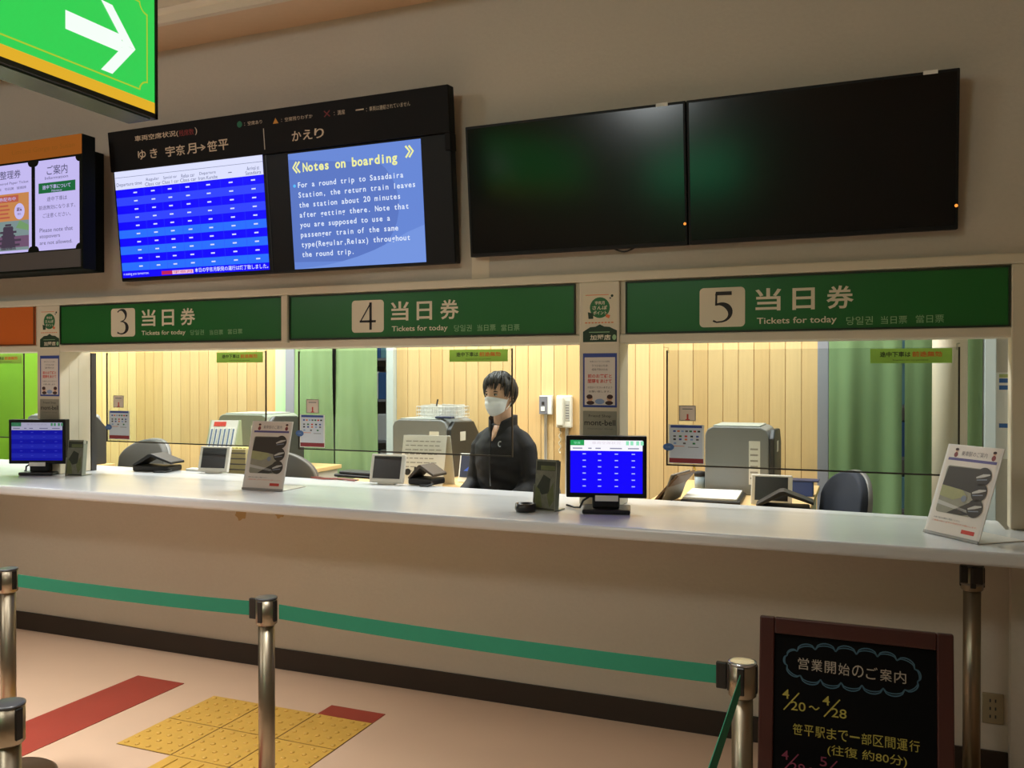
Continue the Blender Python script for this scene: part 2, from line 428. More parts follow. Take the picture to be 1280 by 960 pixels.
# ------------------------------------------------------------------ window signs
def window_sign(x0, x1, z0, z1, digit, d, where):
    """d: layout relative to the left edge"""
    t = thing('window_sign', f'green window sign {where}', 'sign', (x0, 3.712, z0), group='green numbered signs over the ticket windows')
    Wd, Hh = x1-x0, z1-z0
    b = MB(); b.box(0, Wd, -0.006, 0, 0, Hh, GREEN)
    b.build('panel', t)
    f = MB(); e = 0.006; K = mat('sign_edge', (30, 46, 22), 0.5)
    f.box(0, Wd, -0.012, -0.0, Hh-e, Hh, K); f.box(0, Wd, -0.012, -0.0, 0, e, K)
    f.box(0, e, -0.012, 0, e, Hh-e, K); f.box(Wd-e, Wd, -0.012, 0, e, Hh-e, K)
    f.build('frame', t)
    cv = Canvas(0.0007, 0.006)
    a = d['sq']; cv.rrect(*a, 0.018, IVORY, 1); serif_digit(cv, digit, *d['n'], INK, 2); cv.build('number_square', t, label='pale rounded square with dark numeral')
    cv = Canvas(0.0007, 0.006)
    k = d['kj']; cwid = (k[2]-k[0]); g = cwid*0.27
    for i, ch in enumerate('当日券'):
        u = k[0] + (cwid-g)/2*i; hh = 0.004 if ch == '日' else 0
        uu = 0.008 if ch == '日' else 0
        cv.text(ch, u+uu, k[1]+0.0, u+g-uu, k[3]-hh, IVORY, 1, 0.018)
    cv.build('heading', t); cv = Canvas(0.0007, 0.006)
    cv.text('Tickets for today', *d['tk'], IVORY, 1, 0.012); cv.build('english_line', t); cv = Canvas(0.0007, 0.006)
    for wrd, key, nm in (('당일권', 'kr', 'korean_line'), ('当日票', 'cn', 'chinese_line'), ('當日票', 'tw', 'chinese_line')):
        cv = Canvas(0.0007, 0.006); cv.text(wrd, *d[key], PALEG, 1); cv.build(nm, t)
    return t
def lay(x0, z0, **k): return {n: (a-x0, b-z0, c-x0, e-z0) for n, (a, b, c, e) in k.items()}
window_sign(-4.378, -2.797, 1.715, 1.94, '3', lay(-4.378, 1.715, sq=(-3.981, 1.752, -3.801, 1.912), n=(-3.935, 1.765, -3.85, 1.905),
    kj=(-3.754, 1.806, -3.372, 1.900), tk=(-3.754, 1.750, -3.439, 1.782), kr=(-3.406, 1.752, -3.312, 1.780), cn=(-3.274, 1.750, -3.183, 1.777), tw=(-3.151, 1.752, -3.055, 1.779)), 'with numeral three, leftmost of the green signs')
window_sign(-2.752, -1.205, 1.715, 1.94, '4', lay(-2.752, 1.715, sq=(-2.377, 1.744, -2.193, 1.904), n=(-2.331, 1.757, -2.238, 1.892),
    kj=(-2.153, 1.798, -1.784, 1.892), tk=(-2.148, 1.739, -1.843, 1.772), kr=(-1.809, 1.739, -1.717, 1.770), cn=(-1.688, 1.739, -1.594, 1.769), tw=(-1.566, 1.737, -1.474, 1.767)), 'with numeral four, middle green sign above the clerk')
window_sign(-0.973, 0.503, 1.712, 1.94, '5', lay(-0.973, 1.712, sq=(-0.651, 1.733, -0.463, 1.899), n=(-0.596, 1.752, -0.513, 1.882),
    kj=(-0.421, 1.796, -0.042, 1.889), tk=(-0.415, 1.734, -0.105, 1.768), kr=(-0.069, 1.730, 0.029, 1.763), cn=(0.058, 1.731, 0.152, 1.762), tw=(0.183, 1.732, 0.281, 1.763)), 'with numeral five, rightmost and below the dark monitors')
ow = thing('window_sign', 'plain orange sign at the left edge over the lime lit window', 'sign', (-6.1, 3.712, 1.715))
MB().box(0, 1.512, -0.006, 0, 0, 0.228, mat('sign_orange', (214, 106, 36), 0.4)).build('panel', ow)
f = MB(); f.box(1.506, 1.512, -0.012, -0.006, 0, 0.228, mat('orange_sign_edge', (120, 62, 24), 0.5)); f.box(0, 1.506, -0.012, -0.006, 0, 0.005, MATS['orange_sign_edge']); f.build('frame', ow)

# ------------------------------------------------------------------ stickers on the two pillars
DGR = mat('dark_green_print', (28, 58, 34), 0.6); MGR = mat('mid_green_print', (36, 110, 62), 0.6)
BLU = mat('blue_print', (56, 76, 150), 0.6); RED = mat('red_print', (206, 60, 44), 0.6); ORG = mat('orange_print', (222, 120, 70), 0.6)
BRN = mat('brown_print', (70, 44, 40), 0.7); SKINP = mat('peach_print', (214, 170, 140), 0.7); LBL = mat('light_blue_print', (140, 164, 206), 0.7)
def pillar_stickers(xc, zt, which):
    S = 'stickers and notices on the window pillars'
    t = thing('sticker', f'round green point-card sticker with small leaf on {which}', 'sticker', (xc, 3.698, zt), group=S)
    q = Canvas(0.0005, 0.0002); q.rect(-0.077, -0.135, 0.077, 0.0, mat('sticker_cream', (222, 212, 184), 0.6), 1)
    q.disc(0, -0.063, 0.046, MGR, 2)
    q.text('宇奈月', -0.022, -0.050, 0.022, -0.034, IVORY, 3, 0.02); q.text('さんぽ', -0.034, -0.072, 0.034, -0.054, IVORY, 3, 0.02); q.text('ポイント', -0.030, -0.094, 0.032, -0.077, IVORY, 3, 0.02)
    q.poly([(-0.055, -0.082), (-0.03, -0.088), (-0.03, -0.112), (-0.052, -0.112)], DGR, 3)
    q.poly([(0.030, -0.092), (0.048, -0.098), (0.042, -0.112), (0.026, -0.104)], ORG, 3)
    q.disc(0.056, -0.012, 0.006, DGR, 2); q.disc(0.048, -0.022, 0.004, GREYINK, 2)
    for k in range(9): q.rect(-0.068+k*0.015, -0.132, -0.058+k*0.015, -0.127, ORG, 2)
    q.rect(-0.066, -0.008, 0.04, -0.005, ORG, 2)
    q.build('print', t)
    t = thing('sticker', f'dark green roof shaped member shop sticker on {which}', 'sticker', (xc, 3.698, zt-0.215), group=S)
    q = Canvas(0.0005, 0.0002)
    q.poly([(-0.078, 0), (0.078, 0), (0.078, 0.05), (0.06, 0.058), (0.045, 0.066), (0.02, 0.068), (0, 0.078), (-0.02, 0.068), (-0.045, 0.066), (-0.062, 0.056), (-0.078, 0.046)], DGR, 1)
    q.text('加盟店', -0.045, 0.008, 0.05, 0.032, IVORY, 2, 0.02); q.rect(-0.05, 0.042, 0.045, 0.045, PALEG, 2); q.rect(-0.07, -0.008, 0.07, -0.002, IVORY, 1)
    q.disc(0.066, 0.02, 0.009, PALEG, 2, 0.012)
    q.build('print', t)
    t = thing('notice', f'blue bordered keep-distance notice with red lettering on {which}', 'notice', (xc, 3.698, zt-0.505), group=S)
    q = Canvas(0.0005, 0.0002); q.rect(-0.078, 0, 0.078, 0.240, BLU, 1); q.rect(-0.070, 0.010, 0.070, 0.222, mat('notice_white', (222, 214, 206), 0.6), 2)
    q.text('新型コロナウイルス感染', -0.045, 0.200, 0.045, 0.207, GREYINK, 3); q.text('うつさないため', -0.036, 0.180, 0.036, 0.190, INK, 3); q.text('感染予防のため', -0.036, 0.163, 0.036, 0.173, INK, 3)
    q.text('前のお客様と', -0.055, 0.130, 0.055, 0.148, RED, 3, 0.02); q.text('間隔をあけて', -0.055, 0.107, 0.055, 0.125, RED, 3, 0.02)
    q.text('お並びくださいますよう', -0.056, 0.084, 0.056, 0.093, INK, 3); q.text('お願い致します。', -0.05, 0.066, 0.05, 0.075, INK, 3)
    for sx in (-1, 1):
        q.disc(sx*0.045, 0.040, 0.013, SKINP, 3); q.disc(sx*0.047, 0.047, 0.014, BRN, 4, 0.010); q.disc(sx*0.043, 0.020, 0.018, BRN, 3, 0.009)
    q.disc(0, 0.026, 0.022, LBL, 3, 0.012)
    q.build('print', t)
    t = thing('plaque', f'grey outdoor-shop membership plate below the notice on {which}', 'plaque', (xc, 3.698, zt-0.640), group=S)
    q = MB(); q.box(-0.077, 0.077, -0.003, 0, 0, 0.118, mat('plaque_grey', (150, 148, 132), 0.35, var=0.12, scale=20)); q.build('plate', t)
    q = Canvas(0.0005, 0.003); q.text('Friend Shop', -0.05, 0.088, 0.052, 0.103, INK, 1); q.text('mont-bell', -0.070, 0.055, 0.072, 0.080, INK, 1, 0.01); q.text('Outdoor Shop', -0.055, 0.036, 0.06, 0.043, GREYINK, 1)
    q.build('lettering', t)
pillar_stickers(-1.088, 1.893, 'the pillar between the middle and right windows')
pillar_stickers(-4.457, 1.915, 'the pillar left of the left window')

# ------------------------------------------------------------------ departure board (left wall display)
SCRB = mat('screen_black', (6, 6, 8), 0.22, spec=0.35)
BEZ = mat('bezel_black', (12, 12, 13), 0.5, spec=0.3)
t = thing('departure_board', 'large two-screen departure board with black header, timetable left and boarding notes right', 'display', (-3.852, 3.66, 2.056), rot=(math.radians(5.65), 0, 0))
m = MB(); m.box(0, 2.074, -0.0, 0.055, 0.0, 0.60, BEZ, 0.006); m.box(1.030, 1.036, -0.002, 0.0, 0.0, 0.60, BLACK); m.build('casing', t)
m = MB(); m.box(-0.004, 2.078, -0.012, 0.05, 0.60, 0.815, mat('header_black', (14, 12, 11), 0.6, spec=0.2), 0.004); m.box(2.05, 2.079, -0.012, 0.05, 0.52, 0.60, MATS['header_black'], 0.003); m.build('header_panel', t)
m = MB(); m.box(0.45, 0.55, 0.05, 0.07, 0.25, 0.5, BLACK); m.build('wall_mount', t)
m = MB(); m.box(1.5, 1.6, 0.05, 0.07, 0.25, 0.5, BLACK); m.build('wall_mount', t)
cream = mat('board_lettering', (214, 196, 170), 0.6)
q = Canvas(0.0008, 0.012)
q.text('車両空席状況(', 0.189, 0.742, 0.490, 0.776, cream, 1, 0.01); q.text('残席数', 0.495, 0.742, 0.595, 0.774, mat('dim_red', (130, 30, 26), 0.6), 1, 0.01); q.text(')', 0.602, 0.738, 0.616, 0.778, cream, 1)
q.build('title_line', t); q = Canvas(0.0008, 0.012)
q.text('ゆ', 0.202, 0.648, 0.258, 0.698, cream, 1, 0.014); q.text('き', 0.288, 0.648, 0.338, 0.698, cream, 1, 0.014)
q.build('outbound_heading', t); q = Canvas(0.0008, 0.012)
for ch, u in zip('宇奈月→笹平', (0.395, 0.466, 0.540, 0.606, 0.676, 0.748)):
    if ch == '→': q.text(ch, u, 0.655, u+0.058, 0.688, cream, 1, 0.02)
    else: q.text(ch, u, 0.645, u+0.064, 0.699, cream, 1, 0.014)
q.build('route_line', t); q = Canvas(0.0008, 0.012)
q.rect(1.036, 0.622, 1.041, 0.726, mat('pale_line', (190, 184, 170), 0.6), 1)
q.build('divider', t)
q = Canvas(0.0008, 0.012)
q.disc(0.892, 0.762, 0.016, mat('legend_green', (20, 110, 76), 0.6), 1); q.text('：空席あり', 0.922, 0.751, 1.032, 0.771, cream, 1)
q.build('legend_entry', t); q = Canvas(0.0008, 0.012)
q.poly([(1.098, 0.742), (1.132, 0.742), (1.115, 0.770)], mat('legend_yellow', (216, 150, 50), 0.6), 1); q.text('：空席残りわずか', 1.150, 0.745, 1.335, 0.765, cream, 1)
q.build('legend_entry', t); q = Canvas(0.0008, 0.012)
xr = mat('legend_red', (120, 34, 34), 0.6)
q.stroke([(1.404, 0.742), (1.436, 0.770)], 0.006, xr, 1); q.stroke([(1.404, 0.770), (1.436, 0.742)], 0.006, xr, 2); q.text('：満席', 1.460, 0.742, 1.522, 0.765, cream, 1)
q.build('legend_entry', t); q = Canvas(0.0008, 0.012)
q.rect(1.583, 0.751, 1.628, 0.757, cream, 1); q.text('：車両は連結されていません', 1.642, 0.740, 1.880, 0.762, cream, 1)
q.build('legend_entry', t); q = Canvas(0.0008, 0.012)
for ch, u in zip('かえり', (1.207, 1.272, 1.340)): q.text(ch, u, 0.645, u+0.056, 0.693, cream, 1, 0.014)
q.build('return_heading', t)
# left screen: timetable
BL1 = glow('screen_blue', (22, 12, 255), 1.0); BL2 = glow('screen_blue_mid', (52, 70, 255), 1.0); BL3 = glow('screen_blue_light', (44, 112, 255), 1.0)
SWH = glow('screen_white', (222, 226, 255), 1.0); SDASH = glow('screen_dash', (214, 220, 255), 1.0); SINK = glow('screen_ink', (92, 100, 140), 1.0)
SRED = glow('screen_red', (190, 40, 90), 1.0); SPNK = glow('screen_pink', (240, 190, 220), 1.0)
q = Canvas(0.0006, 0.0004); U0, U1 = 0.012, 1.012
q.rect(U0, 0.020, U1, 0.600, BL1, 1)
q.rect(U0, 0.502, U1, 0.600, SWH, 2); q.rect(U0, 0.566, U1, 0.568, SINK, 3)
hy = [(0.507, 0.523), (0.525, 0.541)]
q.text('Departure time', 0.022, 0.514, 0.205, 0.538, SINK, 3)
for a, bb, t1, t2 in ((0.226, 0.336, 'Regular', 'Class car'), (0.346, 0.460, 'Special car', 'Class 1 car'), (0.470, 0.580, 'Relax car', 'Class car'), (0.592, 0.720, 'Departure', 'from Kurobe'), (0.900, 0.998, 'Arrival at', 'Sasadaira')):
    q.text(t2, a, 0.508, bb, 0.526, SINK, 3); q.text(t1, a+0.01, 0.530, bb-0.01, 0.549, SINK, 3)
q.rect(0.790, 0.528, 0.814, 0.532, SINK, 3)
rows = 10; r0, r1 = 0.502, 0.058
for k in range(rows):
    va = r0 - (r0-r1)*k/rows; vb = r0 - (r0-r1)*(k+1)/rows
    if k % 2: q.rect(U0, vb, U1, va, BL2 if k < 4 else BL3, 2)
    for cx in (0.152, 0.277, 0.395, 0.516, 0.655, 0.802, 0.945): q.rect(cx-0.013, (va+vb)/2-0.0035, cx+0.013, (va+vb)/2+0.0035, SDASH, 3)
for cx in (0.215, 0.340, 0.465, 0.585, 0.735, 0.880): q.rect(cx, r1, cx+0.0015, r0, BL2, 4)
q.text('n seeing you tomorrow.', 0.022, 0.030, 0.205, 0.048, SWH, 3)
q.rect(0.295, 0.026, 0.370, 0.046, SRED, 3); q.rect(0.370, 0.026, 0.515, 0.046, SPNK, 3); q.text('宇奈月', 0.380, 0.029, 0.505, 0.044, SRED, 4)
q.text('本日の宇奈月駅発の運行は終了致しました。', 0.525, 0.028, 1.005, 0.052, SWH, 3, 0.01)
q.build('screen', t, label='blue timetable screen of dashes')
# right screen: notes
S0 = glow('slide_blue', (104, 136, 214), 1.0); S1 = glow('slide_blue_dark', (92, 120, 196), 1.0); S2 = glow('slide_blue_light', (118, 150, 224), 1.0)
SY = glow('slide_yellow', (240, 240, 160), 1.0); SW = glow('slide_white', (226, 236, 255), 1.0)
q = Canvas(0.0006, 0.0004); A0, A1, V0, V1 = 1.168, 1.920, 0.014, 0.588
q.rect(A0, V0, A1, V1, S0, 1)
pts = [(A0+0.0, 0.05)] + [(A0+0.35+0.27*math.sin(math.radians(a)), 0.30-0.26*math.cos(math.radians(a))) for a in range(0, 150, 10)] + [(A0, 0.56)]
q.poly(pts, S1, 2)
q.poly([(A0, V0), (A1, V0), (A1, 0.19)] + [(A0+0.75*(1-k/8), 0.19*(1-k/8)**2.2+0.018) for k in range(1, 8)], S2, 3)
q.mono('Notes on boarding', 1.252, 0.494, 0.0318, 0.060, SY, 5, 0.03)
for uu, sg in ((1.196, -1), (1.838, 1)):
    for k in (0, 0.018):
        x = uu+k; pp = [(x+0.022, 0.545), (x, 0.518), (x+0.022, 0.491)] if sg < 0 else [(x, 0.562), (x+0.022, 0.535), (x, 0.508)]
        q.stroke(pp, 0.010, SY, 5)
q.disc(1.198, 0.428, 0.008, glow('slide_cyan', (90, 190, 255), 1.0), 5)
for k, ln in enumerate(['For a round trip to Sasadaira', 'Station, the return train leaves', 'the station about 20 minutes', 'after getting there. Note that', 'you are supposed to use a', 'passenger train of the same', 'type(Regular,Relax) throughout', 'the round trip.']):
    q.mono(ln, 1.216, 0.418-k*0.0492, 0.0209, 0.037, SW, 5, 0.018)
q.build('screen', t, label='pale blue slide of boarding notes')

# ------------------------------------------------------------------ two dark monitors on the right
def wall_monitor(x, label, wd, led):
    t = thing('wall_monitor', label, 'monitor', (x, 3.66, 2.08), rot=(math.radians(5.8), 0, 0), group='dark wall monitors')
    m = MB(); m.box(0.001, wd-0.001, 0, 0.055, 0, 0.592, BEZ, 0.004); m.build('casing', t)
    m = MB(); m.box(0.012, wd-0.012, -0.0015, 0.0, 0.016, 0.580, mat('dead_screen', (4, 5, 5), 0.17, spec=0.5)); m.build('screen', t)
    m = MB(); m.blob((led, -0.002, 0.088), (0.006, 0.003, 0.006), glow('standby_amber', (255, 150, 60), 1.3)); m.build('standby_light', t, label='small amber light')
    m = MB(); m.box(wd-0.125, wd-0.075, -0.003, 0.0, 0.580, 0.594, PAPER); m.build('label_sticker', t, label='small white sticker')
    m = MB(); m.box(wd/2-0.15, wd/2+0.15, 0.052, 0.065, 0.25, 0.50, BLACK); m.build('wall_mount', t)
    return t
lm = wall_monitor(-1.703, 'switched-off black wall monitor, left of the dark pair above the middle and right windows', 1.012, 1.0)
cbl = MB(); cbl.tube([(0.68+0.012*k, 0.03, 0.004-0.016*math.sin(PI*k/8)) for k in range(9)], 0.004, BLACK, 6); cbl.build('cable', lm)
wall_monitor(-0.690, 'switched-off black wall monitor, right of the dark pair above the right window', 1.015, 1.007)
tag(MB().box(-1.722, -1.632, W0-0.002, W0-0.0004, 1.986, 2.14, mat('wall_patch', (226, 214, 190), 0.7)).build('wall_patch'), 'small pale rectangular patch on the wall below the left dark monitor', 'cover plate')

# ------------------------------------------------------------------ information light box at the left
FRM = mat('lightbox_frame', (24, 28, 22), 0.8, spec=0.1)
t = thing('information_board', 'dark framed information light box with orange header and two lavender panels', 'notice board', (-3.874, 3.42, 2.103))
m = MB(); m.box(-1.9, 0, 0, 0.085, 0, 0.722, FRM, 0.004); m.build('case', t)
m = MB(); m.box(-1.85, -0.17, 0.085, W0-3.42-0.001, 0.02, 0.70, FRM, 0.004); m.build('back_box', t)
m = MB(); m.box(-1.88, -0.012, -0.006, 0.0, 0.012, 0.105, mat('lightbox_grey', (84, 82, 82), 0.5)); m.build('lower_panel', t)
q = Canvas(0.0006, 0.0006); q.rect(-1.9, 0.615, -0.004, 0.722, glow('header_orange', (160, 90, 30), 0.75), 1)
q.text('Limited Gorge to Susan', -0.530, 0.648, -0.055, 0.682, glow('header_brown', (132, 78, 24), 0.9), 2)
q.build('header', t)
LAV = glow('panel_lavender', (196, 186, 240), 1.0); LI = glow('panel_ink', (86, 84, 120), 0.9); LG = glow('panel_green', (30, 108, 62), 0.9)
q = Canvas(0.0006, 0.0006)
q.rrect(-0.352, 0.112, -0.022, 0.604, 0.028, LAV, 1, notch=True)
q.text('ご案内', -0.262, 0.520, -0.108, 0.572, LI, 2, 0.005); q.text('Information', -0.276, 0.497, -0.104, 0.513, LI, 2)
q.rect(-0.325, 0.424, -0.050, 0.480, LG, 2); q.text('途中下車について', -0.295, 0.444, -0.085, 0.468, LAV, 3, 0.01); q.text('Notice', -0.225, 0.428, -0.150, 0.440, LAV, 3)
q.text('途中下車は', -0.262, 0.378, -0.113, 0.403, LI, 2); q.text('前途無効になります。', -0.323, 0.334, -0.052, 0.358, LI, 2); q.text('ご注意ください。', -0.293, 0.290, -0.085, 0.314, LI, 2)
q.text('Please note that', -0.318, 0.212, -0.070, 0.234, LI, 2); q.text('stopovers', -0.318, 0.174, -0.165, 0.196, LI, 2); q.text('are not allowed.', -0.318, 0.144, -0.075, 0.164, LI, 2)
q.build('panel', t, label='lavender panel of information text')
q = Canvas(0.0006, 0.0006)
q.rrect(-0.728, 0.112, -0.380, 0.604, 0.028, LAV, 1, notch=True)
q.text('整理券', -0.626, 0.525, -0.462, 0.572, LI, 2, 0.005); q.text('Numbered Paper Ticket', -0.690, 0.490, -0.402, 0.508, LI, 2); q.text('번호표   号码牌   號碼牌', -0.680, 0.462, -0.420, 0.478, LI, 2)
g = [glow('poster_a', (190, 96, 76), .9), glow('poster_b', (206, 140, 84), .9), glow('poster_c', (130, 150, 150), .9), glow('poster_d', (118, 88, 116), .9), glow('poster_e', (74, 62, 78), .9), glow('poster_f', (120, 160, 110), .9)]
q.rect(-0.715, 0.125, -0.400, 0.442, g[1], 2); q.rect(-0.715, 0.125, -0.400, 0.29, g[2], 3); q.rect(-0.715, 0.125, -0.400, 0.205, g[3], 4)
q.rect(-0.715, 0.395, -0.480, 0.432, g[0], 3)
q.text('整理券配布中', -0.700, 0.402, -0.500, 0.424, LAV, 4)
for k in range(4): q.rect(-0.690, 0.372-k*0.022, -0.560+0.012*(k % 2), 0.382-k*0.022, g[0], 3)
q.poly([(-0.47, 0.29), (-0.40, 0.26), (-0.40, 0.23), (-0.5, 0.25)], g[5], 4)
for vv, hw in ((0.150, 0.09), (0.176, 0.10), (0.200, 0.055), (0.222, 0.065), (0.242, 0.040), (0.262, 0.024)):
    q.rect(-0.56-hw, vv, -0.56+hw, vv+0.012, g[4], 5)
q.poly([(-0.62, 0.13), (-0.50, 0.13), (-0.525, 0.26), (-0.595, 0.26)], g[4], 5); q.rect(-0.715, 0.125, -0.400, 0.142, g[2], 5)
q.disc(-0.472, 0.340, 0.040, LAV, 4, 0.045); q.text('運賃', -0.494, 0.340, -0.450, 0.362, g[3], 5, 0.02); q.text('無料', -0.486, 0.318, -0.458, 0.332, g[3], 5)
q.build('panel', t, label='panel with a sunset poster below the ticket text')

# ------------------------------------------------------------------ hanging green arrow sign
SX = -2.2
t = thing('arrow_sign', 'backlit green hanging sign with a white arrow and yellow border', 'sign', (SX, 2.242, 2.385), rotz=-90 + 180)
# local: u runs along +y of the room (x local = room y), front faces room +x
SGF = mat('arrow_sign_frame', (26, 30, 22), 0.35)
L = 2.2
m = MB(); m.box(-L, 0, 0.0, 0.125, 0.0, 0.012, SGF); m.box(-L, 0, 0, 0.125, 0.40, 0.412, SGF); m.box(-0.014, 0, 0, 0.125, 0.012, 0.40, SGF)
m.box(-L, -0.014, 0.118, 0.125, 0.012, 0.40, SGF); m.box(-L, -L+0.012, 0, 0.118, 0.012, 0.40, SGF)
m.box(-L, 0, -0.004, 0.004, 0.0, 0.016, SGF); m.box(-L, 0, -0.004, 0.004, 0.396, 0.412, SGF); m.box(-0.012, 0, -0.004, 0.004, 0.0, 0.412, SGF)
m.build('case', t)
m = MB(); m.box(-L+0.02, -0.02, 0.01, 0.115, -0.004, 0.0, mat('sign_underside', (60, 76, 58), 0.25, var=0.4, scale=9, stretch=(1, 1, 1))); m.build('bottom_plate', t)
# green face, glowing evenly all over
gf = bpy.data.materials.new('backlit_green'); gf.use_nodes = True; nt = gf.node_tree; bs = nt.nodes['Principled BSDF']
bs.inputs['Base Color'].default_value = (0.0, 0.05, 0.01, 1); bs.inputs['Roughness'].default_value = 0.3
bs.inputs['Emission Color'].default_value = (*lin((50, 206, 82)), 1); bs.inputs['Emission Strength'].default_value = 1.0
q = Canvas(0.0008, 0.0); Hs = 0.40
q.rect(-L+0.012, 0.014, -0.012, 0.398, gf, 1)
YB = glow('border_yellow', (226, 176, 44), 1.0); YT = glow('border_thin', (170, 196, 50), 1.0); WA = glow('arrow_white', (246, 255, 248), 1.0)
q.rect(-L+0.012, 0.016, -0.012, 0.052, YB, 2)
th = 0.005
q.rect(-L+0.05, 0.076, -0.075, 0.076+th, YT, 2); q.rect(-L+0.05, 0.366-th, -0.075, 0.366, YT, 2); q.rect(-0.042-th, 0.108, -0.042, 0.334, YT, 2)
q.stroke(arc(-0.042, 0.076, 0.034, 0.034, 90, 180, 8), th, YT, 2); q.stroke(arc(-0.042, 0.366, 0.034, 0.034, 180, 270, 8), th, YT, 2)
q.stroke([(-0.076, 0.076), (-0.076, 0.09)], th, YT, 2)
q.poly([(-0.360, 0.170), (-0.150, 0.172), (-0.150, 0.228), (-0.360, 0.226)], WA, 2)
q.poly([(-0.095, 0.200), (-0.188, 0.092), (-0.232, 0.092), (-0.140, 0.200)], WA, 3)
q.poly([(-0.095, 0.200), (-0.140, 0.200), (-0.232, 0.308), (-0.188, 0.308)], WA, 4)
q.poly([(-0.20, 0.172), (-0.12, 0.200), (-0.20, 0.228)], WA, 2)
q.build('face', t, label='glowing green face with white arrow')
m = MB(); m.tube([(-0.35, 0.06, 0.412), (-0.35, 0.06, 1.175)], 0.012, SGF, 10); m.build('hanger', t)
m = MB(); m.tube([(-1.8, 0.06, 0.412), (-1.8, 0.06, 1.175)], 0.012, SGF, 10); m.build('hanger', t)

# ------------------------------------------------------------------ acrylic screens over the counter
ACR = clear('clear_acrylic', (240, 243, 242)); EDG = mat('acrylic_edge', (46, 40, 32), 0.3)
STK = mat('lime_sticker', (142, 188, 74), 0.5); STKD = mat('sticker_black', (28, 36, 14), 0.6); STKO = mat('sticker_orange', (200, 92, 30), 0.6)
PEACH = mat('notice_peach', (226, 206, 190), 0.7); LILAC = mat('notice_lilac', (206, 210, 220), 0.6); MAROON = mat('notice_maroon', (140, 44, 50), 0.6)
YS = 3.95
def acrylic(x0, x1, z0, z1, which, strip=None, menu=None, square=None):
    t = thing('acrylic_screen', f'clear acrylic droplet screen with dark edges hanging in {which}', 'screen', (x0, YS, z0), group='acrylic screens over the counter')
    Wd, Hh = x1-x0, z1-z0
    MB().box(0.004, Wd-0.004, -0.0015, 0.0015, 0.004, Hh, ACR).build('sheet', t)
    e = 0.0035
    m = MB(); m.box(0, e*2, -0.003, 0.003, 0, Hh, EDG); m.box(Wd-2*e, Wd, -0.003, 0.003, 0, Hh, EDG); m.box(2*e, Wd-2*e, -0.003, 0.003, 0, 2*e, EDG)
    m.build('edge_trim', t)
    for u in (0.0, Wd-0.02):
        m = MB(); m.box(u+0.006, u+0.012, -0.088, 0.002, Hh+0.010, Hh+0.014, ACR); m.box(u+0.006, u+0.012, -0.002, 0.002, Hh-0.012, Hh+0.010, ACR); m.build('hanger', t)
    if strip:
        s = thing('strip_sticker', f'lime strip sticker on the acrylic screen in {which}', 'sticker', (strip[0], YS-0.0022, strip[1]), group='lime strips on the acrylic screens')
        wd, hh = strip[2]-strip[0], strip[3]-strip[1]
        q = Canvas(0.0004, 0.0); q.rect(0, 0, wd, hh, STK, 0)
        q.text('途中下車は', wd*0.12, hh*0.42, wd*0.50, hh*0.80, STKD, 1, 0.02); q.text('前途無効', wd*0.52, hh*0.42, wd*0.88, hh*0.80, STKO, 1, 0.02)
        q.text('Stopovers are not permitted.', wd*0.28, hh*0.14, wd*0.72, hh*0.27, STKD, 1)
        q.build('print', s)
    if menu:
        s = thing('payment_notice', f'payment notice with maroon foot on the acrylic screen in {which}', 'notice', (menu[0], YS-0.0022, menu[1]), group='payment notices on the acrylic screens')
        wd, hh = menu[2]-menu[0], menu[3]-menu[1]
        q = Canvas(0.0004, 0.0); q.rect(0, 0, wd, hh, PAPER, 0); q.rect(wd*0.04, hh*0.14, wd*0.95, hh*0.97, LILAC, 1)
        q.rect(wd*0.06, hh*0.92, wd*0.94, hh*0.985, BLU, 2); q.rect(wd*0.02, hh*0.02, wd*0.98, hh*0.14, MAROON, 1)
        random.seed(3); cols = [BLU, RED, GREYINK, ORG, INK, MGR, LBL]
        for r, (vv, n) in enumerate(((0.83, 7), (0.70, 5), (0.62, 5), (0.52, 3))):
            for k in range(n):
                uu = wd*(0.12+0.80*(k+0.1)/n); q.rect(uu, hh*vv-0.0035, uu+wd*0.075, hh*vv+0.0045, cols[(k*3+r*2) % 7], 2)
        q.rect(wd*0.1, hh*0.44, wd*0.45, hh*0.455, ORG, 2); q.rect(wd*0.55, hh*0.42, wd*0.85, hh*0.435, GREYINK, 2)
        q.build('print', s)
        q = Canvas(0.0004, 0.001); q.disc(0.0, hh*0.42, 0.026, mat('oval_blue', (70, 104, 160), 0.5), 3, 0.017); q.text('OK', -0.012, hh*0.40, 0.012, hh*0.44, LBL, 4)
        q.build('oval_sticker', s)
    if square:
        s = thing('square_notice', f'small square notice above the payment notice in {which}', 'notice', (square[0], YS-0.0022, square[1]), group='square notices on the acrylic screens')
        wd, hh = square[2]-square[0], square[3]-square[1]
        q = Canvas(0.0004, 0.0); q.rect(0, 0, wd, hh, mat('square_edge', (150, 136, 120), 0.6), 0); q.rect(wd*0.06, hh*0.05, wd*0.94, hh*0.95, PEACH, 1)
        q.rect(wd*0.46, hh*0.06, wd*0.56, hh*0.45, RED, 2); q.rect(wd*0.38, hh*0.06, wd*0.64, hh*0.12, RED, 3); q.rect(wd*0.2, hh*0.75, wd*0.8, hh*0.80, GREYINK, 2)
        q.build('print', s)
acrylic(-4.283, -3.091, 1.130, 1.670, 'the left window', (-3.438, 1.605, -3.113, 1.664), (-4.262, 1.146, -4.095, 1.320), (-4.226, 1.338, -4.142, 1.412))
acrylic(-2.877, -1.607, 1.127, 1.664, 'the middle window', (-1.954, 1.600, -1.633, 1.661), (-2.866, 1.140, -2.704, 1.318), (-2.825, 1.326, -2.742, 1.402))
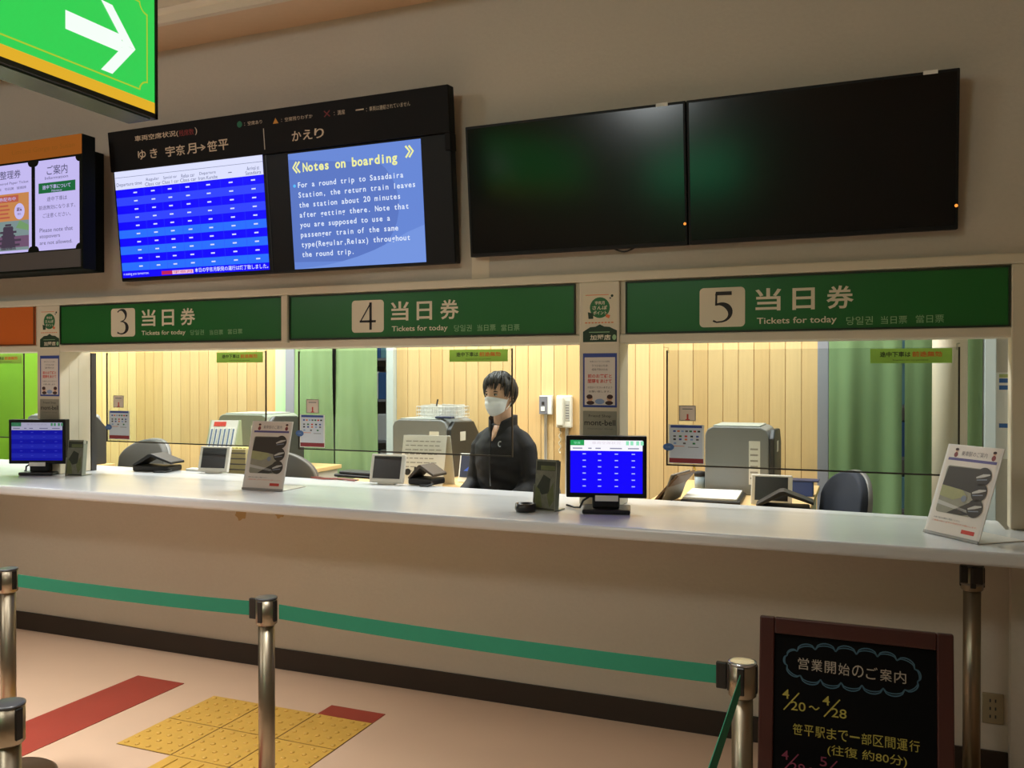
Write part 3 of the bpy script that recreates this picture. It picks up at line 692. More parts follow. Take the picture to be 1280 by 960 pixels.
acrylic(-0.845, 0.359, 1.116, 1.645, 'the right window', (0.021, 1.580, 0.330, 1.641), (-0.834, 1.127, -0.672, 1.305), (-0.786, 1.322, -0.709, 1.393))
acrylic(-6.25, -4.985, 1.130, 1.676, 'the lime lit window', (-5.33, 1.610, -5.005, 1.668))

# ------------------------------------------------------------------ noren curtains in the far doorways
def curtain(name_mat, rgb, label, x0, xg, x1, z0, z1, y, seed, gap=0.007):
    t = thing('noren_curtain', label, 'curtain', (0, y, 0), group='green curtains in the back of the office')
    cm_ = mat(name_mat, rgb, 0.85, var=0.08, scale=5, bump=0.3)
    rd = MB(); rd.tube([(x0-0.02, 0, z1+0.005), (x1+0.04, 0, z1+0.005)], 0.012, STL, 10); rd.build('rod', t)
    for i, (a, b_) in enumerate(((x0, xg-gap), (xg+gap, x1))):
        vs = []; fs = []; nx, nz_ = 44, 24
        for side in (0, 1):
            for k in range(nz_+1):
                v = k/nz_; z = z1 - (z1-z0)*v
                for j in range(nx+1):
                    u = j/nx; x = a + (b_-a)*u
                    A = 0.006 + 0.012*v
                    yy = A*(math.sin(u*9.0+seed+i*2.1) + 0.5*math.sin(u*21+seed*2+i) ) + 0.01*math.sin(v*5+u*3+seed)
                    x += 0.014*v*math.sin(v*3+i+seed)*(1-2*abs(u-0.5))
                    vs.append((x, yy + side*0.003, z))
        s0 = (nx+1)*(nz_+1)
        for k in range(nz_):
            for j in range(nx):
                p = k*(nx+1)+j
                fs.append((p, p+nx+1, p+nx+2, p+1)); fs.append((s0+p, s0+p+1, s0+p+nx+2, s0+p+nx+1))
        m = MB(); m.add(vs, fs, cm_, True); m.build('cloth_panel', t)
curtain('noren_green', (132, 158, 108), 'green split curtain in the doorway behind the middle window', -4.154, -3.782, -3.385, 0.62, 2.08, 5.64, 0.4)
curtain('noren_green_dark', (112, 140, 94), 'green split curtain behind the right window beside the round column', -0.204, 0.212, 0.630, 0.45, 2.08, 5.64, 2.3)
LM = mat('lime_cloth', (150, 214, 58), 0.8, var=0.05, scale=3)
curtain('lime_cloth', (150, 214, 58), 'bright lime curtain behind the leftmost window', -8.3, -7.2, -5.88, 0.5, 2.2, 4.98, 1.1, 0.0)
# shelves in the store room behind the curtains
def shelf_unit(x, wd, label, seed):
    t = thing('storage_shelf', label, 'shelf', (x, 6.55, 0.15))
    m = MB()
    for u in (0, wd-0.03):
        for d in (0, 0.37): m.box(u, u+0.03, d, d+0.03, 0, 2.0, STL)
    m.build('frame', t)
    for k in range(6): m = MB(); m.box(0, wd, 0, 0.4, 0.08+k*0.36, 0.10+k*0.36, STL); m.build('shelf_board', t)
    random.seed(seed)
    cc = [mat('file_blue', (54, 96, 150), 0.5), mat('file_white', (210, 214, 214), 0.6), mat('file_dark', (34, 40, 52), 0.5), mat('file_teal', (110, 160, 170), 0.5)]
    for k in range(5):
        u = 0.04; n = 0
        while u < wd-0.16:
            b_ = 0.10+0.06*random.random(); h_ = 0.20+0.1*random.random(); kk = random.randrange(4)
            o = MB().box(u, u+b_-0.006, 0.03, 0.32, 0.101+k*0.36, 0.101+k*0.36+h_, cc[kk], 0.004, 1).build('file_box', None, (x, 6.55, 0.15))
            tag(o, ('blue', 'white', 'dark', 'teal')[kk] + ' file box on the store room shelf glimpsed between the green curtains', 'file box', 'file boxes on the store room shelves')
            u += b_
shelf_unit(-4.25, 0.72, 'grey metal shelf glimpsed through the curtain slit behind the middle window', 5)
shelf_unit(0.02, 0.5, 'grey metal shelf glimpsed through the curtain slit behind the right window', 9)
# notices on the white end wall beside the column
t = thing('wall_poster', 'white wall sheet with blue marks between the round column and window frame', 'poster', (0.70, BW-0.001, 1.05), )
q = Canvas(0.001, 0.0); q.rect(0, 0, 0.26, 0.50, PAPER, 0)
for vv in (0.44, 0.40, 0.18): q.rect(0.02, vv, 0.09, vv+0.025, mat('poster_blue', (50, 96, 160), 0.6), 1)
q.rect(0.02, 0.47, 0.09, 0.49, mat('poster_green', (170, 180, 110), 0.6), 1)
q.build('print', t)

# ------------------------------------------------------------------ wall devices behind the clerk
t = thing('wall_switch', 'small grey faced switch box with conduit on the wooden wall', 'switch', (-2.06, BW-0.001, 1.262))
MB().box(-0.047, 0.047, -0.035, 0, 0, 0.132, WHITE, 0.006).build('box', t)
m = MB(); m.box(-0.045, 0.016, -0.040, -0.035, 0.004, 0.128, mat('switch_grey', (122, 122, 128), 0.4), 0.002, 1); m.build('face_plate', t, label='grey face plate')
m = MB(); m.box(-0.030, -0.002, -0.044, -0.040, 0.025, 0.055, WHITE); m.box(-0.024, -0.006, -0.044, -0.040, 0.07, 0.09, INK); m.build('button', t)
m = MB(); m.tube([(-0.006, -0.012, 0.0), (-0.006, -0.012, -1.10)], 0.011, WHITE, 10); m.build('conduit', t)
t = thing('wall_phone', 'cream intercom handset on the wooden wall right of the clerk', 'telephone', (-1.924, BW-0.001, 1.172))
IVP = mat('intercom_ivory', (226, 222, 204), 0.45)
MB().box(-0.056, 0.056, -0.04, 0, 0, 0.226, IVP, 0.01, 3).build('body', t)
m = MB(); m.box(-0.050, 0.004, -0.062, -0.038, 0.012, 0.216, IVP, 0.012, 3); m.build('handset', t)
m = MB(); m.box(0.012, 0.044, -0.043, -0.039, 0.05, 0.19, mat('speaker_grey', (186, 184, 170), 0.5), 0.002, 1)
for k in range(6): m.box(0.016, 0.040, -0.0445, -0.043, 0.065+k*0.018, 0.070+k*0.018, GREYINK)
m.build('speaker_panel', t)
m = MB(); m.tube([(0.014, -0.012, 0.0), (0.014, -0.012, -1.01)], 0.012, WHITE, 10); m.build('conduit', t)
m = MB(); m.tube([(-0.03, -0.03, 0.005)] + [(-0.034+0.008*math.sin(k*1.5), -0.02, -0.02-k*0.012) for k in range(14)], 0.006, mat('cord_beige', (200, 184, 148), 0.6), 6); m.build('cord', t)

# ------------------------------------------------------------------ office desks
def desk(x0, x1, y0, y1, label, cut=0.03):
    t = thing('office_desk', label, 'desk', ((x0+x1)/2, (y0+y1)/2, 0.15)); a, b_ = (x1-x0)/2, (y1-y0)/2
    MB().box(-a, a, -b_, b_, 0.690, 0.720, WOODT, 0.004).build('desk_top', t)
    for s_ in (-1, 1):
        m = MB(); m.box(s_*(a-0.03)-0.012, s_*(a-0.03)+0.012, -b_+cut, b_-0.03, 0, 0.690, mat('desk_side', (206, 200, 186), 0.5)); m.build('side_panel', t)
    m = MB(); m.box(-a+0.045, a-0.045, b_-0.06, b_-0.045, 0.2, 0.690, MATS['desk_side']); m.build('modesty_panel', t)
desk(-4.36, -3.63, 4.46, 5.52, 'light wood office desk under the slanted leaflet rack')
desk(-3.05, -2.22, 4.30, 5.52, 'light wood office desk left of the seated clerk')
desk(-1.06, -0.25, 4.12, 5.52, 'light wood office desk beside the navy chair', 0.95)
desk(-6.3, -5.25, 4.46, 4.92, 'office desk at the left behind the white pillar')

# ------------------------------------------------------------------ ticket machines
PG = mat('machine_grey', (136, 138, 138), 0.42, var=0.04, scale=6); PGD = mat('machine_dark', (52, 52, 52), 0.5); PGL = mat('machine_pale', (176, 180, 170), 0.45)
def ticket_machine(x, y, wd, dp, hh, label, front=PG):
    t = thing('ticket_machine', label, 'machine', (x, y, 0.871), group='ticket printing machines on the desks')
    pr = [(0, 0), (wd-0.03, 0), (wd-0.03, hh-0.05), (wd-0.045, hh-0.015), (wd-0.075, hh), (0.045, hh), (0.014, hh-0.014), (0, hh-0.045)]
    m = MB(); m.prism(pr, 'y', 0, dp-0.02, front, 0.006); m.build('body', t)
    sd = [(0.0, 0), (dp, 0), (dp, hh-0.10), (dp-0.08, hh-0.02), (0.06, hh-0.01), (0.0, hh-0.06)]
    m = MB(); m.prism(sd, 'x', wd-0.03, wd, PGD, 0.008); m.build('side_cover', t, label='dark side cover')
    m = MB(); m.box(wd, wd+0.002, 0.14, 0.22, hh*0.62, hh*0.78, PAPER); m.build('side_label', t)
    m = MB(); m.box(wd*0.64, wd*0.80, -0.002, 0.0, 0.06, hh*0.80, PAPER)
    for k in range(6): m.box(wd*0.66, wd*0.77, -0.0026, -0.002, 0.09+k*0.032, 0.10+k*0.032, mat('faint_ink', (160, 156, 148), 0.7))
    m.build('taped_sheet', t)
    m = MB(); m.box(0.04, wd-0.08, 0.03, dp-0.06, hh, hh+0.008, PGL, 0.003); m.build('lid', t)
    return t
ticket_machine(-0.83, 4.90, 0.375, 0.42, 0.375, 'grey ticket machine on the desk behind the right window')
ticket_machine(-2.905, 5.02, 0.43, 0.44, 0.372, 'grey ticket machine with wire baskets on top, left of the clerk')
ticket_machine(-4.34, 5.0, 0.46, 0.40, 0.385, 'pale greenish ticket machine behind the left window', mat('machine_greenish', (146, 152, 138), 0.45))
ticket_machine(-5.72, 4.55, 0.42, 0.34, 0.375, 'ticket machine at the far left, half hidden by the white pillar')
WIRE = mat('wire_white', (222, 222, 218), 0.4)
def basket(x, y, label):
    t = thing('wire_basket', label, 'basket', (x, y, 1.252), group='wire baskets on the ticket machine')
    m = MB(); a, b_, h_ = 0.07, 0.10, 0.075
    for z in (0.003, 0.025, 0.05, h_): m.tube([(-a, -b_, z), (a, -b_, z), (a, b_, z), (-a, b_, z), (-a, -b_, z)], 0.0022, WIRE, 5)
    for k in range(8):
        u = -a+2*a*k/7
        m.tube([(u, -b_, h_), (u, -b_, 0.003), (u, b_, 0.003), (u, b_, h_)], 0.0016, WIRE, 4)
    for k in range(8):
        v = -b_+2*b_*k/7; m.tube([(-a, v, h_), (-a, v, 0.003), (a, v, 0.003), (a, v, h_)], 0.0016, WIRE, 4)
    m.build('wire_frame', t)
    return t
basket(-2.70, 5.20, 'left white wire basket of slips on the ticket machine'); basket(-2.545, 5.20, 'right white wire basket of slips on the ticket machine')
for bx_, seed, lb in ((-2.70, 1, 'left'), (-2.545, 2, 'right')):
    random.seed(seed)
    for k in range(4):
        m = MB(); m.box(-0.055, 0.055, -0.002, 0.002, 0, 0.07+0.012*random.random(), PAPER, mx=Matrix.Rotation(0.12*random.uniform(-1, 1), 4, 'Y'))
        tag(m.build('paper_slip', None, (bx_, 5.13+0.045*k, 1.260)), f'upright white slip in the {lb} wire basket', 'slip', 'slips in the wire baskets')
m = MB(); m.tube([(-2.64, 5.14, 1.33), (-2.635, 5.15, 1.375)], 0.006, INK, 6); tag(m.build('pen'), 'dark pen standing up in the left wire basket', 'pen')
m = MB(); m.box(-2.60, -2.48, 5.04, 5.09, 1.253, 1.266, mat('navy_tray', (50, 60, 90), 0.5), 0.003); tag(m.build('slip_tray'), 'flat navy tray on top of the ticket machine', 'tray')
m = MB(); m.box(-5.62, -5.44, 4.62, 4.76, 1.256, 1.31, WHITE, 0.006); m.box(-5.62, -5.46, 4.63, 4.75, 1.31, 1.318, INK, 0.002); tag(m.build('stacked_box'), 'white box with black lid on the far left ticket machine', 'box')
m = MB(); m.box(-5.43, -5.36, 4.62, 4.73, 1.256, 1.33, mat('purple_box', (96, 84, 160), 0.5), 0.004); tag(m.build('stacked_box'), 'small purple box on the far left ticket machine', 'box')

# ------------------------------------------------------------------ small customer displays
def small_display(x, y, z, rz, label):
    t = thing('customer_display', label, 'display', (x, y, z), rz, group='small white framed customer displays')
    R_ = Matrix.Rotation(math.radians(-14), 4, 'X')
    m = MB(); m.box(-0.10, 0.10, -0.012, 0.012, 0.006, 0.160, mat('display_shell', (226, 222, 210), 0.45), 0.006, mx=R_); m.build('shell', t)
    m = MB(); m.box(-0.080, 0.080, -0.0135, -0.012, 0.028, 0.148, mat('display_glass', (46, 44, 42), 0.25), mx=R_); m.build('screen', t)
    m = MB(); m.prism([(-0.01, 0.0), (0.09, 0.0), (0.09, 0.008), (0.030, 0.10), (0.02, 0.10)], 'x', -0.05, 0.05, MATS['display_shell'], 0.003); m.build('foot', t)
small_display(-3.60, 4.10, 0.951, 8, 'white framed small display on the counter, left of the leaflet stand behind the left window')
small_display(-2.365, 4.02, 0.951, 4, 'white framed small display on the counter in front of the grey ticket machine')
small_display(-0.435, 4.52, 0.871, 0, 'white framed small display on the desk behind the right window')

# ------------------------------------------------------------------ folded black cases next to the displays
BLT = mat('black_leather', (26, 23, 21), 0.55, var=0.2, scale=40)
def black_case(x, y, z, rz, label, flap=BLT, k=1.0):
    t = thing('black_case', label, 'case', (x, y, z), rz, group='folded black cases beside the small displays')
    m = MB(); m.box(-0.12*k, 0.12*k, -0.07, 0.07, 0, 0.035, BLT, 0.01, 3); m.build('base', t)
    m = MB(); m.prism([(-0.13*k, 0.036), (-0.02*k, 0.105), (0.0, 0.108), (0.135*k, 0.060), (0.135*k, 0.046), (0.0, 0.090), (-0.115*k, 0.028)], 'y', -0.065, 0.07, flap, 0.004); m.build('flap', t)
    m = MB(); m.tube([(0.10*k, -0.06, 0.02), (0.15*k, -0.08, 0.012), (0.13*k, -0.11, 0.006), (0.06*k, -0.12, 0.006)], 0.005, BLACK, 6); m.build('cable', t)
black_case(-2.17, 4.11, 0.951, -6, 'black case with brown flap on the counter left of the clerk', mat('brown_flap', (82, 70, 56), 0.6), 0.62)
black_case(-0.36, 4.36, 0.871, 4, 'black case with raised flap in front of the display behind the right window', BLT, 1.0)
black_case(-4.01, 4.08, 0.951, 8, 'black folded case on the counter at the left window beside white papers', BLT, 1.05)
m = MB(); m.box(-0.08, 0.08, -0.03, 0.03, 0, 0.014, PAPER, 0.002, 1); tag(m.build('paper_stack', None, (-3.76, 4.165, 0.951), (0, 0, 0.0)), 'white papers lying beside the black folded case at the left window', 'papers')
m = MB(); m.box(-0.16, 0.14, -0.06, 0.06, 0, 0.016, BLACK, 0.004, 1); m.box(-0.13, 0.12, -0.05, 0.05, 0.016, 0.034, DARK, 0.004, 1)
tag(m.build('clipboard_stack', None, (-2.66, 4.25, 0.951), (0, 0, -0.15)), 'dark folders stacked on the counter behind the middle window', 'folders')
for k, cc_ in enumerate(((150, 60, 40), (60, 50, 44), (170, 90, 60))):
    d_ = 0.018*k
    m = MB(); m.tube([(-2.90, 4.10+d_, 0.956), (-2.80, 4.06+d_, 0.956), (-2.70, 4.085+d_, 0.956), (-2.58, 4.05+d_, 0.956)], 0.004, mat(f'cord_{k}', cc_, 0.5), 6)
    tag(m.build('cord'), ('front reddish', 'dark brown', 'rear orange')[k] + ' cord lying in front of the dark folders beside the green curtain', 'cord', 'cords before the dark folders')
for k in range(3):
    d_ = 0.02*k
    m = MB(); m.tube([(-0.99, 4.28+d_, 0.876), (-0.90, 4.22+d_, 0.876), (-0.78, 4.26+d_, 0.876), (-0.66, 4.22+d_, 0.876), (-0.58, 4.25+d_, 0.876)], 0.004, MATS[f'cord_{k}'], 6)
    tag(m.build('cord'), ('front reddish', 'dark brown', 'rear orange')[k] + ' cord on the desk before the document tray', 'cord', 'cords before the document tray')
# document tray, folder, pen cup, roll, blue box at the right window
t = thing('document_tray', 'black tray holding white papers on the desk behind the right window', 'tray', (-0.74, 4.66, 0.871), 3)
m = MB(); m.box(-0.15, 0.15, -0.20, 0.20, 0, 0.02, BLACK, 0.005); m.build('tray', t)
m = MB(); m.box(-0.14, 0.13, -0.18, 0.19, 0.0205, 0.032, PAPER, 0.001, 1); m.build('paper', t)
t = thing('open_folder', 'open brown folder leaning beside the blue lit monitor behind the right window', 'folder', (-0.985, 4.50, 0.878), -8)
m = MB(); m.box(-0.006, 0.006, -0.14, 0.14, 0, 0.20, mat('folder_brown', (96, 72, 48), 0.6), 0.002, mx=Matrix.Rotation(math.radians(42), 4, 'Y')); m.build('cover', t)
m = MB(); m.box(-0.006, 0.004, -0.14, 0.14, 0.0, 0.16, mat('folder_grey', (120, 116, 108), 0.6), 0.002, mx=Matrix.Translation((0.05, 0, 0)) @ Matrix.Rotation(math.radians(20), 4, 'Y')); m.build('divider', t)
m = MB(); m.lathe([(0.044, 0), (0.044, 0.10)], PAPER, (0, 0, 0), 24); m.lathe([(0.012, 0.1), (0.012, 0.103)], GREYINK, (0, 0, 0), 12); tag(m.build('paper_roll', None, (-1.075, 4.30, 0.871)), 'white paper roll half hidden behind the blue lit monitor', 'roll')
t = thing('pen_cup', 'small grey cup with dark rim left of the rightmost ticket machine', 'cup', (-0.865, 4.95, 0.871))
m = MB(); m.lathe([(0.030, 0), (0.032, 0.09), (0.029, 0.09), (0.027, 0.006)], mat('cup_bluish', (160, 176, 184), 0.4), (0, 0, 0), 18); m.build('cup', t)
m = MB(); m.lathe([(0.034, 0.09), (0.034, 0.115), (0.020, 0.118)], INK, (0, 0, 0), 18); m.build('rim', t)
m = MB(); m.tube([(-0.02, 0, 0.1), (-0.04, 0, 0.16)], 0.005, mat('pen_yellow', (206, 170, 60), 0.5), 6); m.build('pen', t)
m = MB(); m.box(-0.05, 0.07, -0.05, 0.05, 0, 0.08, mat('box_blue', (52, 78, 150), 0.5), 0.004); m.box(-0.055, 0.10, -0.055, 0.055, 0.08, 0.088, mat('box_navy', (40, 52, 92), 0.5), 0.002); tag(m.build('blue_box', None, (-0.33, 5.02, 0.871)), 'blue box with navy lid right of the rightmost ticket machine', 'box')
# tent card and pin pad left of the clerk
t = thing('tent_card', 'white folded card of printed notes in front of the ticket machine left of the clerk', 'card', (-2.45, 4.56, 0.871), 6)
R_ = Matrix.Rotation(math.radians(-15), 4, 'X')
q = Canvas(0.0006, 0.0025); q.box(-0.14, 0.14, -0.002, 0.002, 0, 0.31, PAPER)
for k in range(8):
    random.seed(k); u = -0.12
    for j in range(6):
        wdt = 0.02+0.02*random.random(); q.rect(u, 0.27-k*0.026, u+wdt, 0.276-k*0.026, mat('faint_ink', (160, 156, 148), 0.7), 1); u += wdt+0.008
        if u > 0.09: break
q.disc(-0.09, 0.085, 0.02, INK, 2); q.rect(-0.05, 0.075, -0.02, 0.115, INK, 2)
q.v = [tuple(R_ @ Vector(v)) for v in q.v]
q.build('front_leaf', t)
m = MB(); m.box(-0.14, 0.14, -0.002, 0.002, 0, 0.31, PAPER, mx=Matrix.Translation((0.02, 0.165, 0)) @ Matrix.Rotation(math.radians(15), 4, 'X')); m.build('rear_leaf', t)
t = thing('pin_pad', 'small white framed blue lit terminal beside the clerk', 'terminal', (-2.28, 4.84, 0.871), -4)
R_ = Matrix.Rotation(math.radians(-12), 4, 'X')
m = MB(); m.box(-0.055, 0.055, -0.012, 0.012, 0.0, 0.18, WHITE, 0.004, mx=R_); m.build('shell', t)
m = MB(); m.box(-0.045, 0.045, -0.0135, -0.012, 0.03, 0.165, mat('pad_navy', (30, 40, 70), 0.3), mx=R_); m.add([tuple(R_ @ Vector(v)) for v in ((-0.02, -0.0142, 0.07), (0.04, -0.0142, 0.07), (0.03, -0.0142, 0.11))], [(0, 1, 2)], glow('pad_glow', (90, 120, 210), 0.8)); m.build('screen', t)
# leaflet rack and card box behind the left window
t = thing('leaflet_rack', 'slanted rack of blue striped ticket leaflets with red label', 'rack', (-4.00, 4.66, 0.871), 22)
RG = mat('rack_green', (176, 184, 150), 0.5)
m = MB(); m.prism([(-0.10, 0), (0.12, 0), (0.12, 0.02), (0.06, 0.36), (0.035, 0.36), (-0.10, 0.12)], 'x', -0.10, -0.09, RG); m.prism([(-0.10, 0), (0.12, 0), (0.12, 0.02), (0.06, 0.36), (0.035, 0.36), (-0.10, 0.12)], 'x', 0.09, 0.10, RG)
m.box(-0.09, 0.09, -0.10, 0.12, 0, 0.01, RG); m.build('side_panel', t)
ang = math.atan2(0.135, 0.24); R_ = Matrix.Translation((0, -0.10, 0.12)) @ Matrix.Rotation(-ang, 4, 'X')
m = MB(); m.box(-0.09, 0.09, 0.0, 0.006, 0, 0.275, mat('rack_white', (222, 218, 208), 0.5), mx=R_); m.build('back_board', t)
m = MB(); m.box(-0.07, 0.01, -0.004, 0.0, 0.23, 0.262, RED, mx=R_); m.build('red_label', t, label='red label plate')
for k in range(6):
    m = MB(); m.box(-0.086+k*0.029, -0.062+k*0.029, -0.010, -0.001, 0.0, 0.215, PAPER, mx=R_); m.box(-0.079+k*0.029, -0.069+k*0.029, -0.0108, -0.010, 0.0, 0.205, mat('leaflet_blue', (96, 116, 150), 0.5), mx=R_)
    o = m.build('leaflet', None, (-4.00, 4.66, 0.871), (0, 0, math.radians(22)))
    tag(o, ('leftmost', 'second', 'third', 'fourth', 'fifth', 'rightmost')[k] + ' blue striped leaflet standing in the slanted rack', 'leaflet', 'leaflets in the slanted rack')
m = MB(); m.box(-0.07, 0.07, -0.06, 0.06, 0, 0.19, mat('card_box_tan', (176, 164, 120), 0.6), 0.004)
for k in range(5): m.box(-0.072, 0.072, -0.0615, -0.06, 0.02+k*0.035, 0.027+k*0.035, GREYINK)
for k in range(5): m.box(-0.066+k*0.028, -0.046+k*0.028, -0.05, 0.05, 0.19, 0.20, mat('card_yellow', (216, 206, 130), 0.6))
tag(m.build('card_box', None, (-3.745, 4.53, 0.871), (0, 0, 0.1)), 'tan index card box right of the small display behind the left window', 'box')

# ------------------------------------------------------------------ office chairs
def office_chair(x, y, rz, label, cloth, wd=0.46, back_h=0.42):
    t = thing('office_chair', label, 'chair', (x, y, 0.15), rz, group='office chairs behind the counter')
    SHL = mat('chair_shell', (116, 114, 110), 0.45)
    def shell(mt, off, th, k):
        a = wd/2*k; h0, h1 = 0.50, 0.50+back_h
        pts = [(-a*0.82, h0), (a*0.82, h0), (a, h0+0.12)] + [(a*math.cos(math.radians(q_)), h1-0.17+0.17*k*math.sin(math.radians(q_))) for q_ in range(8, 173, 9)] + [(-a, h0+0.12)]
        n = len(pts); bm = bmesh.new()
        A = [bm.verts.new((p[0], off, p[1])) for p in pts]; B = [bm.verts.new((p[0], off+th, p[1])) for p in pts]
        bm.faces.new(A); bm.faces.new(B[::-1])
        for i in range(n): bm.faces.new((A[i], B[i], B[(i+1) % n], A[(i+1) % n]))
        bmesh.ops.recalc_face_normals(bm, faces=bm.faces)
        bmesh.ops.bevel(bm, geom=[e for e in bm.edges if abs(e.verts[0].co.y-e.verts[1].co.y) < 1e-6], offset=th*0.32, segments=3, affect='EDGES', profile=0.5)
        for v in bm.verts: v.co.y -= 1.0*v.co.x**2 - 0.02 - 0.10*(v.co.z-h0)
        m_ = MB(); m_.addbm(bm, mt, True); return m_
    shell(cloth, 0.19, 0.055, 1.0).build('backrest', t)
    shell(SHL, 0.235, 0.03, 1.02).build('back_shell', t)
    m = MB(); m.box(-0.23, 0.23, -0.24, 0.20, 0.405, 0.455, cloth, 0.024, 4); m.build('seat', t)
    m = MB(); m.tube([(0, 0.12, 0.39), (0, 0.27, 0.42), (0, 0.305, 0.62)], 0.02, BLACK, 8); m.build('back_bracket', t)
    m = MB(); m.lathe([(0.10, 0.36), (0.10, 0.40), (0.05, 0.405)], BLACK, (0, 0, 0), 16); m.lathe([(0.028, 0.08), (0.028, 0.37)], BLACK, (0, 0, 0), 14); m.build('gas_column', t)
    for k in range(5):
        q_ = 2*PI*k/5+0.3; e = (0.27*math.cos(q_), 0.27*math.sin(q_))
        m = MB(); m.tube([(0, 0, 0.10), (e[0], e[1], 0.072)], [0.026, 0.016], BLACK, 8); b_ = m.build('base_arm', t)
        m = MB(); m.blob((e[0], e[1], 0.028), (0.027, 0.027, 0.028), DARK, 10, 6); m.tube([(e[0], e[1], 0.05), (e[0], e[1], 0.072)], 0.008, BLACK, 6); m.build('castor', b_)
    return t
CHG = mat('chair_grey', (92, 90, 86), 0.8, var=0.1, scale=60); CHN = mat('chair_navy', (36, 42, 54), 0.8, var=0.1, scale=60)
office_chair(-4.90, 4.62, -10, 'grey rounded office chair behind the left window', CHG, 0.54)
office_chair(-3.36, 4.62, 190, 'grey office chair behind the leaflet stand between the left and middle windows', CHG)
office_chair(-0.29, 4.74, -56, 'navy office chair in front of the green curtain behind the right window', CHN, 0.38, 0.38)

# ------------------------------------------------------------------ timetable monitors on the counter
def counter_monitor(x, y, rz, label, dim, tilt=0):
    t = thing('counter_monitor', label, 'monitor', (x, y, 0.951), rz, group='small timetable monitors on the counter')
    Wm, H0, H1 = 0.335, 0.066, 0.325
    m = MB(); m.box(-Wm/2, Wm/2, -0.022, 0.026, H0, H1, BEZ, 0.004); m.box(-0.11, 0.11, 0.026, 0.05, H0+0.05, H1-0.05, BEZ, 0.006); m.build('casing', t)
    k = dim
    def g_(n, c_): return glow(f'{n}_{k}', tuple(c_), 1.0)
    B_ = g_('monitor_blue', (22, 8, 255) if k == 'bright' else (18, 20, 150)); B2_ = g_('monitor_row', (22, 8, 255) if k == 'bright' else (30, 36, 160))
    W_ = g_('monitor_white', (250, 248, 255) if k == 'bright' else (160, 158, 180)); G_ = g_('monitor_green', (40, 160, 84) if k == 'bright' else (50, 104, 74)); D_ = g_('monitor_dash', (170, 180, 255) if k == 'bright' else (56, 60, 176))
    N_ = g_('monitor_note', (150, 150, 176) if k == 'bright' else (104, 102, 130)); M_ = g_('monitor_mint', (150, 232, 190) if k == 'bright' else (70, 128, 92))
    q = Canvas(0.0005, 0.0225); a = 0.150; v0, v1 = H0+0.020, H1-0.018
    q.rect(-a, v0, a, v1, B_, 0); hh = v1-v0
    for j in range(6):
        va = v0 + hh*(0.80-0.122*j); vb = va-hh*0.122
        if j % 2: q.rect(-a, vb, a, va, B2_, 1)
        for u in (-0.092, -0.028, 0.042, 0.112): q.rect(u-0.007, (va+vb)/2-0.0018, u+0.007, (va+vb)/2+0.0024, D_, 2)
    q.rect(-a, v0+hh*0.80, a, v1, W_, 1); q.rect(-a, v0+hh*0.90, -0.092, v1, G_, 2); q.text('空席', -0.135, v0+hh*0.925, -0.108, v1-hh*0.025, M_, 3)
    for j in range(4): q.rect(0.082+j*0.018+(0.006 if j > 1 else 0), v0+hh*0.91, 0.094+j*0.018+(0.006 if j > 1 else 0), v1-hh*0.012, M_, 2)
    for u, wd_ in ((-0.14, 0.04), (-0.075, 0.014), (-0.045, 0.022), (0.015, 0.05), (0.09, 0.045)): q.rect(u, v0+hh*0.835, u+wd_, v0+hh*0.858, N_, 2)
    q.text('車両空席状況', -0.06, v0+hh*0.925, 0.06, v1-hh*0.025, g_('monitor_title', (226, 214, 226) if k == 'bright' else (140, 138, 156)), 2)
    q.build('screen', t)
    m = MB(); m.box(-0.046, 0.050, -0.026, -0.022, H0-0.014, H0+0.010, PAPER, 0.001, 1); m.build('label_plate', t, label='small pale label plate under the screen')
    m = MB(); m.box(-0.06, 0.055, 0.0, 0.05, 0.016, H0+0.06, BLACK, 0.01, 3); m.build('stand_neck', t)
    m = MB(); m.box(-0.10, 0.10, -0.045, 0.13, 0.0, 0.018, BLACK, 0.006, 3); m.build('stand_base', t)
    m = MB(); m.tube([(-0.06, 0.05, 0.07), (-0.10, 0.04, 0.045), (-0.115, 0.06, 0.012), (-0.14, 0.10, 0.006), (-0.18, 0.16, 0.006)], 0.005, BLACK, 6); m.build('cable', t)
    return t
counter_monitor(-1.005, 3.515, 14, 'small monitor with bright blue timetable on the counter below the middle pillar', 'bright')
counter_monitor(-4.475, 3.64, 21, 'small monitor with dim blue timetable at the left end of the counter', 'dim')

